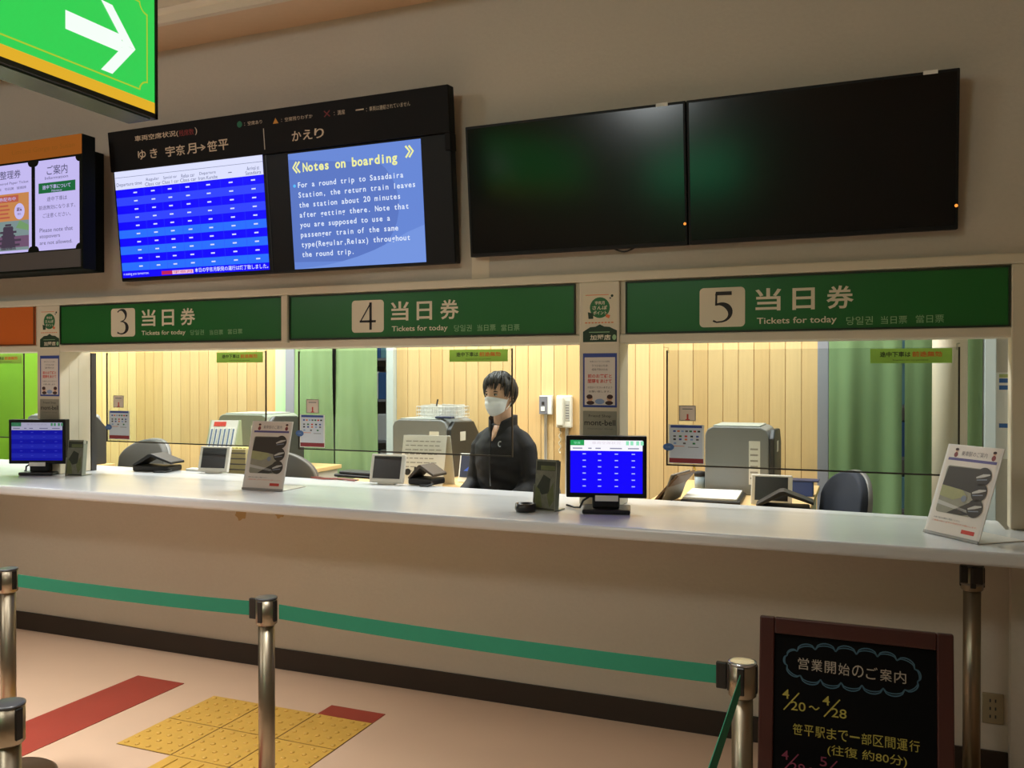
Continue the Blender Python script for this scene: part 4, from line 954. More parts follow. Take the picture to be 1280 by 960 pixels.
# ------------------------------------------------------------------ leaning leaflet stands
def photo_leaf(q, wd, L_):
    a = wd/2-0.010
    q.rect(-a, 0.012, a, L_-0.004, mat('leaflet_white', (226, 216, 206), 0.6), 1)
    q.text('乗車駅のご案内', -a*0.45, L_-0.040, a*0.55, L_-0.022, mat('leaflet_grey_text', (120, 110, 112), 0.6), 2)
    for u in (-a*0.66, a*0.80):
        q.disc(u, L_-0.022, 0.007, SKINP, 2); q.disc(u, L_-0.018, 0.008, BRN, 3, 0.005); q.disc(u, L_-0.038, 0.009, mat('tiny_red', (130, 50, 50), 0.6), 2, 0.010)
    q.rect(-a*0.92, L_-0.060, a*0.96, L_-0.050, mat('leaflet_band', (92, 84, 140), 0.6), 2)
    p0, p1 = 0.085, L_-0.080
    dk = mat('photo_dark', (58, 50, 40), 0.6); rv = mat('photo_river', (150, 146, 128), 0.6, var=0.15, scale=30); gn = mat('photo_moss', (166, 164, 116), 0.6, var=0.15, scale=40); wt = mat('photo_pale', (196, 192, 184), 0.6); bl_ = mat('photo_blue', (128, 136, 150), 0.6)
    q.rrect(-a*0.86, p0, a*0.55, p1, 0.012, rv, 2); q.poly([(-a*0.86, p1-0.075), (-a*0.80, p1-0.004), (a*0.5, p1-0.002), (a*0.5, p1-0.095), (0, p1-0.085)], dk, 3)
    q.poly([(-a*0.86, p1-0.075), (0, p1-0.085), (a*0.2, p1-0.105), (-a*0.3, p1-0.125), (-a*0.86, p1-0.115)], gn, 4)
    q.disc(a*0.12, p1-0.115, 0.012, bl_, 5); q.poly([(-a*0.4, p0+0.002), (a*0.5, p0+0.060), (a*0.55, p0+0.01), (a*0.2, p0+0.002)], dk, 4); q.poly([(-a*0.86, p0+0.03), (a*0.4, p0+0.012), (a*0.4, p0+0.022), (-a*0.86, p0+0.045)], wt, 4)
    for k, vv in enumerate((p1-0.028, (p0+p1)/2+0.004, p0+0.034)):
        u = a*(0.62+0.0*k); q.disc(u, vv, 0.034, dk, 6); q.stroke([(u-0.028, vv-0.006), (u, vv+0.004), (u+0.028, vv+0.010)], [0.006, 0.012, 0.005], wt, 7); q.stroke([(u-0.024, vv-0.014), (u+0.02, vv-0.008)], 0.004, bl_, 7)
    q.text('お乗り換えの際はご確認ください。', -a*0.85, 0.062, a*0.2, 0.068, GREYINK, 2); q.text('ご乗車の前に必ずお手続きをお願いします。', -a*0.88, 0.050, a*0.9, 0.056, ORG, 2)
    q.rect(a*0.35, 0.024, a*0.85, 0.038, RED, 2)
def leaflet_stand(x, y, ang, wd, L_, lean, label):
    t = thing('leaflet_stand', label, 'leaflet stand', (x, y, 0.951), math.degrees(ang), group='leaning leaflet stands on the counter')
    R_ = Matrix.Rotation(-lean, 4, 'X'); CL = clear('clear_holder', (244, 246, 246))
    m = MB(); m.box(-wd/2, wd/2, 0.0, 0.003, 0, L_, mat('holder_back', (222, 216, 208), 0.3), mx=R_); m.box(-wd/2, wd/2, -0.004, 0.0, 0.0, 0.010, mat('holder_lip', (150, 146, 140), 0.25), mx=R_)
    m.box(-wd/2, wd/2, 0.0, 0.20, 0, 0.003, MATS['holder_back']); m.build('holder', t)
    q = Canvas(0.0004, 0.0002); photo_leaf(q, wd, L_); q.v = [tuple(R_ @ Vector(v)) for v in q.v]; q.build('leaflet', t)
leaflet_stand(0.281, 3.423, -0.9, 0.252, 0.342, 0.332, 'leaning leaflet stand with river photo at the right end of the counter')
leaflet_stand(-2.816, 3.562, 0.024, 0.247, 0.356, 0.258, 'leaning leaflet stand with river photo on the counter left of the clerk')
def small_holder(x, y, rz, label, hh):
    t = thing('brochure_holder', label, 'brochure holder', (x, y, 0.951), rz, group='small upright brochure holders')
    SM = mat('holder_smoke', (150, 154, 140), 0.2)
    R_ = Matrix.Rotation(-0.10, 4, 'X')
    m = MB(); m.box(-0.055, 0.055, 0.0, 0.003, 0.0, hh*0.98, SM, mx=R_); m.box(0.052, 0.055, -0.03, 0.0, 0.0, hh*0.9, SM, mx=R_); m.box(-0.055, -0.052, -0.03, 0.0, 0.0, hh*0.5, SM, mx=R_); m.box(-0.055, 0.055, -0.03, 0.06, 0, 0.004, SM); m.build('holder', t)
    q = Canvas(0.0004, 0.026); q.box(-0.050, 0.050, -0.026, -0.002, 0.006, hh, mat('brochure_edge', (168, 166, 152), 0.6))
    a = 0.050; gd = mat('brochure_dark', (44, 50, 34), 0.5); gm = mat('brochure_moss', (96, 104, 62), 0.5, var=0.4, scale=40); gr_ = mat('brochure_rock', (112, 114, 98), 0.5, var=0.4, scale=50)
    q.rect(-a, 0.006, a, hh, gr_, 1); q.rect(-a*0.9, hh*0.78, a*0.95, hh*0.96, gd, 2); q.rect(-a*0.5, hh*0.79, a*0.9, hh*0.88, gm, 3)
    q.poly([(-a*0.8, hh*0.45), (-a*0.2, hh*0.70), (a*0.5, hh*0.62), (a*0.4, hh*0.34), (-a*0.3, hh*0.30)], gd, 2); q.poly([(-a, 0.01), (-a*0.2, 0.01), (-a*0.5, hh*0.4), (-a*0.9, hh*0.45)], gm, 2); q.poly([(a*0.2, hh*0.3), (a*0.8, hh*0.55), (a*0.9, hh*0.2), (a*0.5, hh*0.05)], gm, 2)
    q.v = [tuple(R_ @ Vector(v)) for v in q.v]; q.build('brochure', t)
small_holder(-1.265, 3.50, -10, 'upright holder of mossy green brochures beside the clerk and bright monitor', 0.215)
small_holder(-4.245, 3.70, 12, 'upright holder of dark green brochures right of the dim monitor', 0.205)
m = MB(); m.lathe([(0.040, 0.0), (0.046, 0.012), (0.044, 0.034), (0.036, 0.034), (0.032, 0.014), (0.0005, 0.012)], mat('dish_black', (40, 38, 36), 0.3), (0, 0, 0), 28); tag(m.build('round_dish', None, (-1.335, 3.425, 0.951)), 'small round black dish on the counter before the mossy brochures', 'dish')

# second lit sign of the hall, mirrored in the dark monitors
t = thing('hanging_sign', 'backlit green hall sign hanging behind the viewer, mirrored as a glow in the dark monitors', 'sign', (-1.15, -1.6, 2.36), 180)
m = MB(); m.box(0, 0.9, 0.0, 0.12, 0, 0.40, SGF, 0.004); m.build('case', t)
q = Canvas(0.0008, 0.0008); q.rect(0.015, 0.015, 0.885, 0.385, glow('hall_sign_green', (70, 214, 140), 3.2), 1); q.build('face', t)
for u in (0.15, 0.75): m = MB(); m.tube([(u, 0.06, 0.40), (u, 0.06, 1.20)], 0.012, SGF, 8); m.build('hanger', t)

# ------------------------------------------------------------------ belt stanchions
BELT = mat('belt_green', (30, 128, 98), 0.7, var=0.06, scale=60); CAPM = mat('post_cap', (70, 72, 76), 0.3)
def stanchion(x, y, label, h_=0.80, r=0.0265, rot=0, cap=CAPM):
    t = thing('stanchion', label, 'stanchion', (x, y, 0), rot, group='steel belt stanchions')
    m = MB(); m.lathe([(0.165, 0.0), (0.165, 0.008), (0.150, 0.018), (0.06, 0.026), (r+0.004, 0.034)], STEEL, (0, 0, 0), 40); m.build('base', t)
    m = MB(); m.lathe([(r, 0.03), (r, h_-0.085)], STEEL, (0, 0, 0), 28); m.build('pole', t)
    m = MB(); m.lathe([(r+0.001, h_-0.092), (r+0.008, h_-0.086), (r+0.008, h_-0.006)], STEEL, (0, 0, 0), 28); m.build('head', t)
    m = MB(); m.lathe([(r+0.009, h_-0.006), (r+0.009, h_-0.001), (r+0.002, h_), (0.001, h_)], cap, (0, 0, 0), 28); m.build('top_cap', t)
    for a in (0, 90, 180, 270):
        m = MB(); mx_ = Matrix.Rotation(math.radians(a), 4, 'Z'); m.box(r+0.002, r+0.011, -0.009, 0.009, h_-0.078, h_-0.008, BLACK, 0.002, 1, mx=mx_); m.build('belt_slot', t)
    return t
P = [(-2.998, 2.303), (-1.818, 2.321), (-0.286, 2.252)]
sl = stanchion(*P[0], 'steel stanchion at the left edge holding the left end of the green belt')
sm = stanchion(*P[1], 'steel stanchion in the middle of the green belt, before the yellow tiles')
sr = stanchion(*P[2], 'steel stanchion with shiny cap beside the chalkboard', cap=mat('bright_cap', (190, 196, 206), 0.18, metal=0.9))
sf = stanchion(-1.757, 1.348, 'nearest steel stanchion, only its dark capped head in the lower left corner')
sn = stanchion(-0.262, 1.10, 'near steel stanchion that takes the belt from the post beside the chalkboard')
su = stanchion(0.352, 3.43, 'beltless stanchion with black cup standing below the counter end', 0.862, 0.0285)
m = MB(); m.lathe([(0.0385, 0.792), (0.0385, 0.800)], mat('ring_grey', (120, 116, 110), 0.3), (0, 0, 0), 28); m.box(-0.005, 0.030, -0.041, -0.02, 0.800, 0.861, BLACK, 0.004, 2); m.box(-0.041, -0.015, -0.034, -0.01, 0.800, 0.861, BLACK, 0.004, 2); m.build('cup', su)
def belt(post, other, p, q_, sag, zc=0.757, hw=0.0235):
    d = Vector((q_[0]-p[0], q_[1]-p[1], 0)); L_ = d.length; d.normalize(); n = Vector((-d.y, d.x, 0)); a, b_ = 0.052, L_-0.046
    vs = []; fs = []; N = 24
    for k in range(N+1):
        s_ = a+(b_-a)*k/N; z = zc - sag*4*(k/N)*(1-k/N)
        for o_ in (-0.0008, 0.0008):
            for e in (-hw, hw):
                w_ = d*s_ + n*o_; vs.append((w_.x, w_.y, z+e))
    for k in range(N):
        i = k*4; j = i+4
        fs += [(i, j, j+1, i+1), (i+2, i+3, j+3, j+2), (i, i+2, j+2, j), (i+1, j+1, j+3, i+3)]
    m = MB(); m.add(vs, fs, BELT); m.build('belt', post, label='green retractable belt')
    m = MB(); w0 = d*(L_-0.050); ang = math.atan2(d.y, d.x)
    mx_ = Matrix.Translation((w0.x, w0.y, zc)) @ Matrix.Rotation(ang, 4, 'Z')
    m.box(-0.016, 0.012, -0.007, 0.007, -0.034, 0.034, BLACK, 0.003, 2, mx=mx_); m.build('belt_clip', post)
belt(sl, sm, P[0], P[1], 0.006)
belt(sm, sr, P[1], P[2], 0.008)
belt(sr, sn, P[2], (-0.262, 1.10), 0.004)

# ------------------------------------------------------------------ chalkboard
t = thing('chalkboard', 'dark wood framed chalkboard with handwritten notice, standing right of the shiny stanchion', 'chalkboard', (-0.285, 2.53, 0.0), rot=(math.radians(-7.5), 0, 0))
BRD = mat('board_frame', (58, 22, 18), 0.4, var=0.1, scale=20); CB = mat('chalk_surface', (7, 7, 7), 0.9, var=0.2, scale=8, spec=0.1)
Wc, Hc = 0.512, 0.824; e = 0.042
m = MB(); m.box(0, e, 0, 0.024, 0.0, Hc, BRD, 0.004); m.box(Wc-e, Wc, 0, 0.024, 0.0, Hc, BRD, 0.004); m.box(e, Wc-e, 0, 0.024, Hc-e-0.004, Hc, BRD, 0.004); m.box(e, Wc-e, 0, 0.024, 0.10, 0.14, BRD, 0.004)
m.build('frame', t)
m = MB(); m.box(e, Wc-e, 0.008, 0.016, 0.14, Hc-e-0.004, CB); m.build('slate', t)
for u in (0.06, Wc-0.09):
    m = MB(); m.box(u, u+0.028, -0.010, 0.010, -0.78, 0.0, BRD, mx=Matrix.Translation((0, 0.034, Hc-0.03)) @ Matrix.Rotation(math.radians(16), 4, 'X')); m.build('rear_leg', t)
Q1 = mat('chalk_white', (150, 140, 126), 0.9); Q2 = mat('chalk_yellow', (150, 140, 60), 0.9); Q3 = mat('chalk_pink', (110, 44, 66), 0.9); Q4 = mat('chalk_blue', (54, 84, 100), 0.9)
q = Canvas(0.0005, -0.0078)
cu, cvv, ru, rv_ = 0.250, 0.702, 0.170, 0.036
lobes = [(-0.145, 0.030), (-0.095, 0.040), (-0.04, 0.041), (0.015, 0.040), (0.07, 0.040), (0.12, 0.036), (0.165, 0.018), (0.172, -0.014), (0.14, -0.040), (0.085, -0.043), (0.03, -0.042), (-0.025, -0.042), (-0.08, -0.041), (-0.135, -0.036), (-0.172, -0.012), (-0.172, 0.016)]
nl = len(lobes)
for k in range(nl):
    a_, b_ = lobes[k], lobes[(k+1) % nl]; mx0, my0 = (a_[0]+b_[0])/2, (a_[1]+b_[1])/2; dx, dy = b_[0]-a_[0], b_[1]-a_[1]; d_ = math.hypot(dx, dy); nx_, ny_ = -dy/d_, dx/d_
    for off, wdt in ((d_*0.36, 0.0035), (d_*0.24, 0.003)):
        pts = []
        for j in range(9):
            s_ = j/8; h_ = off*math.sqrt(max(0, 1-(2*s_-1)**2)); pts.append((cu+a_[0]+dx*s_+nx_*h_, cvv+a_[1]+dy*s_+ny_*h_))
        q.stroke(pts, wdt, Q4, 1)
q.build('chalk_cloud', t, label='blue chalk cloud outline'); q = Canvas(0.0005, -0.0078)
for i, ch in enumerate('営業開始のご案内'):
    u = 0.108+i*0.0365; q.text(ch, u, 0.683-0.0008*i, u+0.030, 0.716-0.0008*i, Q1, 2, 0.002)
q.build('chalk_heading', t); q = Canvas(0.0005, -0.0078)
def hand_date(u, v, a_, b_, m_):
    q.text(a_, u, v+0.026, u+0.019, v+0.052, m_, 2, 0.004); q.stroke([(u+0.004, v-0.006), (u+0.046, v+0.046)], 0.0035, m_, 2); q.text(b_, u+0.024, v-0.004, u+0.024+0.020*len(b_), v+0.021, m_, 2, 0.004)
def wave(u, v, m_): q.stroke([(u+k*0.003, v+0.004*math.sin(k*0.8)) for k in range(10)], 0.0035, m_, 2)
hand_date(0.066, 0.570, '4', '20', Q2); wave(0.140, 0.580, Q2); hand_date(0.176, 0.566, '4', '28', Q2)
q.build('chalk_dates', t, label='yellow chalk dates'); q = Canvas(0.0005, -0.0078)
for i, ch in enumerate('笹平駅まで一部区間運行'):
    u = 0.096+i*0.0305; q.text(ch, u, 0.500 if ch != '一' else 0.514, u+0.026, 0.530 if ch != '一' else 0.518, Q2, 2, 0.002)
q.text('(往復 約80分)', 0.190, 0.454, 0.395, 0.486, Q2, 2, 0.002)
q.build('chalk_notice', t, label='yellow chalk notice'); q = Canvas(0.0005, -0.0078)
hand_date(0.066, 0.400, '4', '29', Q3); wave(0.140, 0.410, Q3); hand_date(0.170, 0.398, '5', '5', Q3)
q.text('笹平駅まで区間運行', 0.100, 0.335, 0.41, 0.362, Q3, 2, 0.002)
q.build('chalk_dates', t, label='pink chalk dates')

# ------------------------------------------------------------------ outlet, stains
t = thing('wall_outlet', 'beige outlet plate low on the wall right of the beltless stanchion', 'outlet', (0.453, W0-0.0005, 0.208))
OUT = mat('outlet_beige', (150, 138, 108), 0.5)
m = MB(); m.box(-0.036, 0.036, -0.008, 0, 0, 0.116, OUT, 0.003); m.build('plate', t)
m = MB()
for vv in (0.028, 0.058, 0.088):
    for u in (-0.012, 0.006): m.box(u, u+0.005, -0.0085, -0.008, vv-0.006, vv+0.006, DARK)
m.build('socket_slots', t)
STN = mat('wall_stain', (176, 150, 104), 0.9)
q = Canvas(0.0005, 0.0002)
for (x, z, a, b_) in ((-3.08, 0.795, 0.035, 0.036), (-2.83, 0.815, 0.03, 0.03)):
    q.poly([(x+a*math.cos(2*PI*k/16)*(1+0.2*math.sin(k*2.3)), z+b_*math.sin(2*PI*k/16)*(1+0.2*math.cos(k*1.7))) for k in range(16)], STN, 0)
o = q.build('wall_stain_marks', None, (0, W0, 0)); struct(o)
# ------------------------------------------------------------------ the seated clerk
def fuse(mb, name, voxel, smooth=6, fac=0.5):
    """one closed skin over overlapping lofts"""
    o = bpy.data.objects.new(name + '_source', mb.mesh(name)); COL.objects.link(o)
    r = o.modifiers.new('r', 'REMESH'); r.mode = 'VOXEL'; r.voxel_size = voxel; r.use_smooth_shade = True
    s_ = o.modifiers.new('s', 'SMOOTH'); s_.iterations = smooth; s_.factor = fac
    dg = bpy.context.evaluated_depsgraph_get()
    me = bpy.data.meshes.new_from_object(o.evaluated_get(dg))
    bpy.data.objects.remove(o)
    return me
def add_mesh(mb, me, m, smooth=True):
    return mb.add([v.co[:] for v in me.vertices], [list(p.vertices) for p in me.polygons], m, smooth)
XA, YA = Vector((1, 0, 0)), Vector((0, 1, 0))
def limb(mb, pts, rs, m, sq=1.0, seg=16):
    n = len(pts); rings = []
    for i in range(n):
        p = Vector(pts[i]); t_ = (Vector(pts[min(i+1, n-1)]) - Vector(pts[max(i-1, 0)])).normalized()
        a = t_.cross(Vector((0, 1, 0.01))).normalized(); b_ = a.cross(t_).normalized()
        rings.append((p, a, b_, rs[i], rs[i]*sq))
    mb.loft(rings, m, seg)
SKIN = mat('skin', (226, 180, 150), 0.5, var=0.04, scale=14); JKT = mat('jacket_black', (17, 18, 23), 0.75, var=0.2, scale=30, bump=0.25)
HAIR = mat('hair_black', (30, 25, 23), 0.55, var=0.3, scale=60); MASK = mat('mask_white', (242, 244, 248), 0.8); TRS = mat('trousers_dark', (34, 36, 44), 0.8)
pr = thing('person', 'seated clerk with black hair, white face mask and black zip jacket behind the middle window', 'person', (-1.925, 4.56, 0.15), -13)
HC = Vector((0.020, -0.045, 1.277)); RX, RY, RZ = 0.073, 0.094, 0.117
def head_pt(a, q_):
    """a: angle from the crown, q_: azimuth, 0 = face (-y)"""
    x = RX*math.sin(a)*math.sin(q_); y = -RY*math.sin(a)*math.cos(q_); z = RZ*math.cos(a)
    t_ = max(0.0, -z/RZ)
    x *= 1-0.30*t_**1.6
    if y > 0: y *= 1-0.45*t_
    else: y *= 1-0.06*t_
    if y < 0:
        f = math.cos(q_)
        y -= 0.020*math.exp(-(x/0.012)**2-((z+0.026)/0.020)**2) + 0.008*math.exp(-(x/0.010)**2-((z+0.006)/0.022)**2)
        for s_ in (-1, 1): y += 0.008*math.exp(-((x-s_*0.030)/0.016)**2-((z+0.002)/0.011)**2)*f
        y -= 0.004*math.exp(-(x/0.04)**2-((z-0.018)/0.010)**2)
        y -= 0.005*math.exp(-(x/0.018)**2-((z+0.066)/0.010)**2)
        y -= 0.006*math.exp(-(x/0.02)**2-((z+0.105)/0.014)**2)
    return HC + Vector((x, y, z))
hd = MB(); vs = []; fs = []; NA, NQ = 40, 48
for i in range(NA+1):
    for k in range(NQ): vs.append(head_pt(PI*i/NA, 2*PI*k/NQ))
for i in range(NA):
    for k in range(NQ): fs.append((i*NQ+k, i*NQ+(k+1) % NQ, (i+1)*NQ+(k+1) % NQ, (i+1)*NQ+k))
body = MB(); body.add(vs, fs, SKIN, True)
for s_ in (-1, 1):   # ears
    body.blob(HC + Vector((s_*0.072, 0.012, -0.012)), (0.010, 0.018, 0.031), SKIN, 12, 8, Matrix.Rotation(-0.25, 3, 'X'))
body.loft([((.006, .012, 1.06), XA, YA, .062, .060), ((.010, .004, 1.10), XA, YA, .054, .055), ((.015, -.008, 1.15), XA, YA, .052, .056), ((.020, -.018, 1.20), XA, YA, .052, .062)], SKIN)
TOR = [((0, .05, .47), .150, .105), ((0, .05, .53), .158, .110), ((0, .04, .64), .145, .105), ((0, .025, .76), .146, .100), ((0, .015, .88), .160, .108), ((0, .012, .98), .164, .104), ((0, .015, 1.030), .136, .086), ((.003, .018, 1.075), .088, .068), ((.008, .014, 1.105), .062, .058)]
body.loft([(c_, XA, YA, a, b_) for c_, a, b_ in TOR], SKIN, 28)
def arm_pts(s_): return [(s_*.118, .018, 1.012), (s_*.158, .018, .968), (s_*.178, .018, .885), (s_*.188, .008, .80), (s_*.192, -.010, .755), (s_*.182, -.075, .720), (s_*.160, -.165, .680), (s_*.125, -.240, .648)]
ARM = [.050, .050, .044, .039, .038, .036, .030, .025]
for s_ in (-1, 1):
    limb(body, arm_pts(s_), ARM, SKIN)
    w0 = Vector((s_*.125, -.240, .648)); d = Vector((-s_*.30, -.92, -.18)).normalized(); sd_ = Vector((1, 0, 0)) - d*d.x; sd_.normalize(); up_ = sd_.cross(d)
    if up_.z < 0: up_ = -up_
    body.loft([(w0, sd_, up_, .026, .018), (w0+d*.03, sd_, up_, .034, .016), (w0+d*.07, sd_, up_, .041, .015), (w0+d*.092, sd_, up_, .039, .012)], SKIN, 16)
    for j, (o_, ln) in enumerate(((-.030, .058), (-.010, .070), (.010, .074), (.030, .066))):
        b0 = w0+d*.086+sd_*(o_*(-s_))
        body.tube([b0-d*.01, b0+d*ln*.45+up_*.004, b0+d*ln*.75-up_*.006, b0+d*ln-up_*.020], [.0088, .0085, .0078, .006], SKIN, 10)
    tb = w0+d*.030-sd_*(s_*.026)
    body.tube([tb, tb-sd_*(s_*.018)+d*.020-up_*.004, tb-sd_*(s_*.026)+d*.046-up_*.008, tb-sd_*(s_*.026)+d*.064-up_*.014], [.013, .0115, .0100, .0075], SKIN, 10)
    limb(body, [(s_*.085, .04, .525), (s_*.098, -.10, .535), (s_*.108, -.28, .53), (s_*.112, -.40, .505), (s_*.112, -.425, .44), (s_*.112, -.41, .30), (s_*.112, -.39, .12), (s_*.112, -.385, .075)], [.082, .078, .066, .056, .052, .050, .038, .036], SKIN)
    body.loft([((s_*.112, -.36, .035), XA, Vector((0, 0, 1)), .034, .034), ((s_*.114, -.42, .036), XA, Vector((0, 0, 1)), .038, .034), ((s_*.118, -.50, .025), XA, Vector((0, 0, 1)), .042, .023), ((s_*.118, -.57, .018), XA, Vector((0, 0, 1)), .030, .015)], SKIN)
bm_ = fuse(body, 'body', 0.0048, 4)
bd = MB(); add_mesh(bd, bm_, SKIN)
EW = mat('eye_white', (214, 208, 200), 0.3); EI = mat('eye_dark', (34, 24, 20), 0.2); LID = mat('eyelid', (168, 112, 92), 0.5)
for s_ in (-1, 1):
    e = HC + Vector((s_*.030, -RY*0.90+.004, -.003))
    bd.blob(e, (.0125, .009, .0058), EW, 14, 8); bd.blob(e+Vector((-s_*.001, -.0052, 0)), (.0052, .005, .0054), EI, 12, 8)
    bd.tube([e+Vector((u, -.0062+abs(u)*.22, .0050-abs(u)*.20)) for u in (-.014, -.007, 0, .007, .014)], [.0012, .0022, .0026, .0022, .0012], EI, 6)
    bd.tube([e+Vector((s_*u, -.0085+abs(u)*.25, .0185-abs(u-.004)*.14)) for u in (-.017, -.006, .006, .019)], [.0018, .0034, .0034, .0014], HAIR, 6)
ob = bd.build('body', pr)
# hair: cap plus layered locks
random.seed(11)
hm_ = MB(); vs = []; fs = []; NA, NQ = 26, 64
def hair_edge(q_):
    f = math.cos(q_)
    return math.radians(60) if f > 0.75 else (math.radians(60) + (0.75-f)/0.75*math.radians(26) if f > 0 else math.radians(86) + (-f)*math.radians(34))
for i in range(NA+1):
    for k in range(NQ):
        q_ = 2*PI*k/NQ; a = hair_edge(q_)*i/NA
        p = head_pt(min(a, 1.9), q_) if a < 1.7 else head_pt(a, q_)
        d = (p-HC); u = d.normalized()
        g_ = 0.007 + 0.008*math.sin(a*1.3) + 0.004*noise.noise(Vector((u.x*9, u.y*9, u.z*5)))
        g_ *= 1.0 - 0.65*(i/NA)**4
        vs.append(p + u*g_)
for i in range(NA):
    for k in range(NQ): fs.append((i*NQ+k, i*NQ+(k+1) % NQ, (i+1)*NQ+(k+1) % NQ, (i+1)*NQ+k))
hm_.add(vs, fs, HAIR, True)
def lock(q0, a0, q1, a1, lift, r_):
    pts = []; rs = []
    for j in range(7):
        s_ = j/6; q_ = q0+(q1-q0)*s_; a = a0+(a1-a0)*s_
        p = head_pt(a, q_); u = (p-HC).normalized(); g_ = 0.006 + 0.010*min(1.0, a/0.9) + lift*math.sin(PI*min(1, s_*0.9+0.1)) - 0.006*s_
        pts.append(p+u*g_); rs.append(r_*(1-0.85*s_**1.8)*(0.55+0.45*min(1, s_*3)))
    hm_.tube(pts, rs, HAIR, 6)
for k in range(46):       # fringe swept to one side
    q0 = math.radians(random.uniform(-75, 75)); lock(q0, math.radians(random.uniform(22, 40)), q0*0.9+math.radians(random.uniform(-30, 14)), math.radians(random.uniform(62, 83)), 0.007, random.uniform(.005, .009))
for k in range(60):       # sides in front of and over the ears
    s_ = random.choice((-1, 1)); q0 = s_*math.radians(random.uniform(62, 120)); lock(q0, math.radians(random.uniform(35, 60)), q0+s_*math.radians(random.uniform(-14, 8)), math.radians(random.uniform(78, 100) if abs(q0) < 1.45 else random.uniform(86, 106)), 0.008, random.uniform(.007, .011))
for k in range(70):       # back
    q0 = math.radians(random.uniform(105, 255)); lock(q0, math.radians(random.uniform(30, 75)), q0+math.radians(random.uniform(-12, 12)), math.radians(random.uniform(108, 126)), 0.006, random.uniform(.007, .012))
for k in range(46):       # loose crown
    q0 = math.radians(random.uniform(0, 360)); lock(q0, math.radians(random.uniform(0, 25)), q0+math.radians(random.uniform(-40, 40)), math.radians(random.uniform(40, 66)), random.uniform(.001, .007), random.uniform(.006, .010))
hm_.build('hair', pr)
# face mask
mk = MB(); vs = []; fs = []; NU, NV = 32, 18
for side in (0, 1):
    for j in range(NV+1):
        v = j/NV
        for i in range(NU+1):
            u = -1+2*i/NU; q_ = u*math.radians(74)
            zt = -.012 - .020*abs(u)**1.3; zb = -.124 + .030*abs(u)**1.6; z = zt+(zb-zt)*v
            a = math.acos(max(-1, min(1, max(z, -.112)/RZ))); p = head_pt(min(a, 2.55), q_)
            ctr = (1-u*u)
            y = min(p.y, HC.y - .052*math.cos(q_)**0.5 - .040*ctr*math.sin(PI*min(1, v*0.85+0.12)))
            x = HC.x + math.sin(q_)*(.079 - .022*v)
            pl_ = .0016*math.sin(v*PI*7)*ctr
            y -= .006*ctr + pl_ - .0012*side
            vs.append((x, y-0.002, HC.z+z))
off = (NU+1)*(NV+1)
for j in range(NV):
    for i in range(NU):
        p = j*(NU+1)+i; fs.append((p, p+NU+1, p+NU+2, p+1)); fs.append((off+p, off+p+1, off+p+NU+2, off+p+NU+1))
mk.add(vs, fs, MASK, True); mo = mk.build('face_mask', pr)
for s_ in (-1, 1):
    m = MB(); ear = HC + Vector((s_*.080, .022, -.004))
    c0 = HC + Vector((s_*.072, -.034, -.036)); c1 = HC + Vector((s_*.066, -.030, -.086))
    m.tube([c0, (c0+ear)/2+Vector((s_*.004, 0, .006)), ear+Vector((0, 0, .022)), ear+Vector((0, .008, 0)), ear+Vector((0, 0, -.026)), (c1+ear)/2+Vector((s_*.004, 0, -.010)), c1], .0014, MASK, 6); m.build('ear_loop', mo)
# jacket
jk = MB()
jk.loft([(c_, XA, YA, a+.014, b_+.014) for c_, a, b_ in TOR[:-1]] + [((.006, .018, 1.108), XA, YA, .078, .070)], JKT, 32)
for s_ in (-1, 1):
    pts = [(s_*.075, .020, 1.045)] + arm_pts(s_)
    limb(jk, pts, [.052, .060, .061, .056, .052, .051, .050, .044, .038], JKT)
jm = fuse(jk, 'jacket', 0.0075, 6)
jb = MB()
vv = []
for v in jm.vertices:
    p = v.co; n_ = v.normal
    f = 0.0045*noise.noise(Vector((p.x*14, p.y*14, p.z*26))) + 0.003*math.sin(p.z*70+p.x*25)*max(0, 1-abs(p.z-.80)/.12)
    vv.append(p + n_*f)
jb.add(vv, [list(p.vertices) for p in jm.polygons], JKT, True)
jo = jb.build('jacket', pr)
# standing collar, open at the front in a V
cl = MB(); vs = []; fs = []; NU = 40
for side in (0, 1):
    for j in range(7):
        v = j/6
        for i in range(NU+1):
            u = -1+2*i/NU; q_ = u*math.radians(168)
            op = max(0, abs(u)-0.55)/0.45
            r_x = .086 - .010*v - .018*op*(1-v) + .016*v*op; r_y = .076 - .004*v
            ztop = 1.156 - .034*op**1.5; zlow = 1.062 - .045*op**1.6
            x = .010*v + math.sin(q_)*r_x + (0.018*op*v if u > 0 else -0.018*op*v); y = .016 + math.cos(q_)*r_y - .030*op*(1-v) - .016*v*op
            vs.append((x*(1-side*.05), y*(1 if side == 0 else .96), zlow+(ztop-zlow)*v))
off = 7*(NU+1)
for j in range(6):
    for i in range(NU):
        p = j*(NU+1)+i; fs.append((p, p+1, p+NU+2, p+NU+1)); fs.append((off+p, off+p+NU+1, off+p+NU+2, off+p+1))
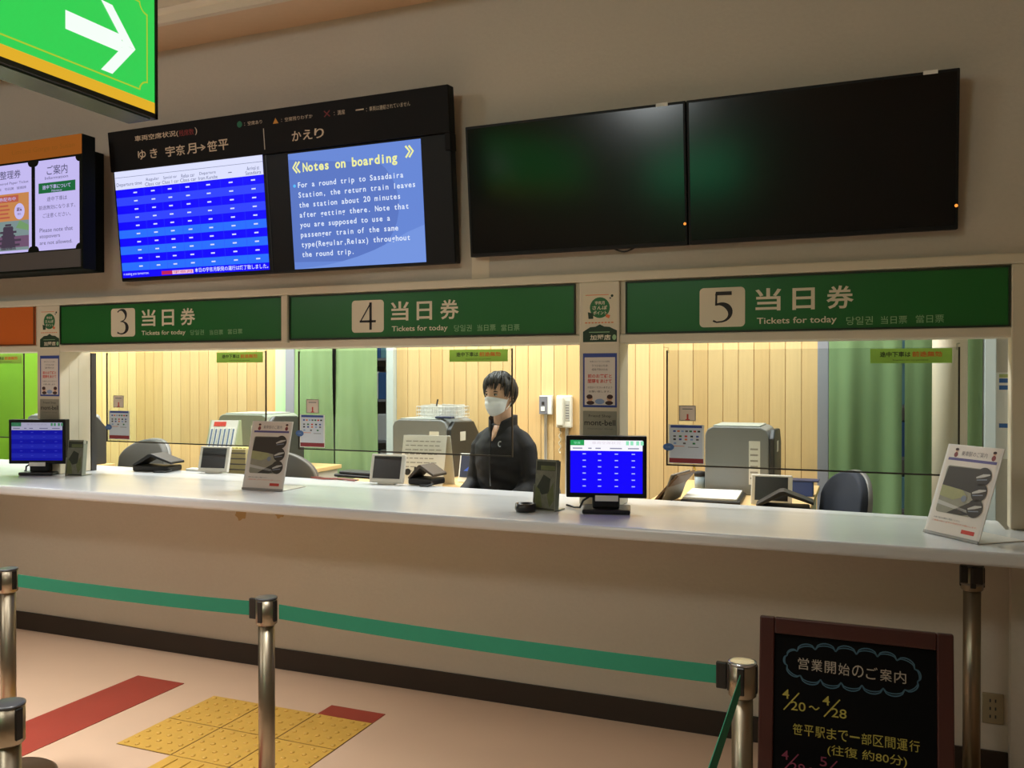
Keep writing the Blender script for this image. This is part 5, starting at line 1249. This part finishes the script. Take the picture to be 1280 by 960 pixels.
for i in range(NU):
    p = 6*(NU+1)+i; fs.append((p, p+1, off+p+1, off+p))
cl.add(vs, fs, JKT, True); cl.build('collar', jo)
# skin showing in the open V and the zip below it
m = MB(); m.loft([((0, -.060, 1.012), XA, YA, .004, .040), ((.002, -.050, 1.03), XA, YA, .016, .044), ((.006, -.034, 1.06), XA, YA, .038, .048), ((.010, -.010, 1.10), XA, YA, .048, .050)], SKIN, 16)
m.build('neckline_skin', pr)
m = MB(); m.tube([(0, -.104, 1.008), (0, -.116, .94), (0, -.115, .88), (0, -.105, .76)], .0035, mat('zip_dark', (50, 50, 54), 0.35), 6); m.build('zip', jo)
q = Canvas(0.0004, 0.0); q.stroke(arc(0, 0, .010, .014, 60, 300, 12), .0055, mat('emblem_grey', (196, 198, 204), 0.5), 1)
q.build('emblem', jo, (.072, -.114, 1.000), (math.radians(-14), 0, math.radians(22)), label='small pale curved emblem')
tr = MB()
tr.loft([((0, .05, .45), XA, YA, .160, .118), ((0, .05, .56), XA, YA, .165, .120), ((0, .045, .62), XA, YA, .155, .115)], TRS, 24)
for s_ in (-1, 1):
    limb(tr, [(s_*.085, .05, .525), (s_*.098, -.10, .537), (s_*.108, -.28, .532), (s_*.112, -.40, .510), (s_*.112, -.432, .44), (s_*.112, -.415, .30), (s_*.112, -.395, .11)], [.094, .090, .078, .068, .064, .062, .056], TRS)
tm_ = fuse(tr, 'trousers', 0.009, 5); tb_ = MB(); add_mesh(tb_, tm_, TRS); tb_.build('trousers', pr)
for s_ in (-1, 1):
    m = MB(); m.loft([((s_*.112, -.335, .03), XA, Vector((0, 0, 1)), .030, .030), ((s_*.112, -.37, .05), XA, Vector((0, 0, 1)), .044, .050), ((s_*.114, -.43, .046), XA, Vector((0, 0, 1)), .047, .046), ((s_*.118, -.51, .032), XA, Vector((0, 0, 1)), .050, .032), ((s_*.118, -.585, .022), XA, Vector((0, 0, 1)), .036, .022)], BLACK, 18); m.build('shoe', pr)
office_chair(-1.925, 4.645, -13, 'dark grey office chair under the seated clerk', CHG, 0.42, 0.32)
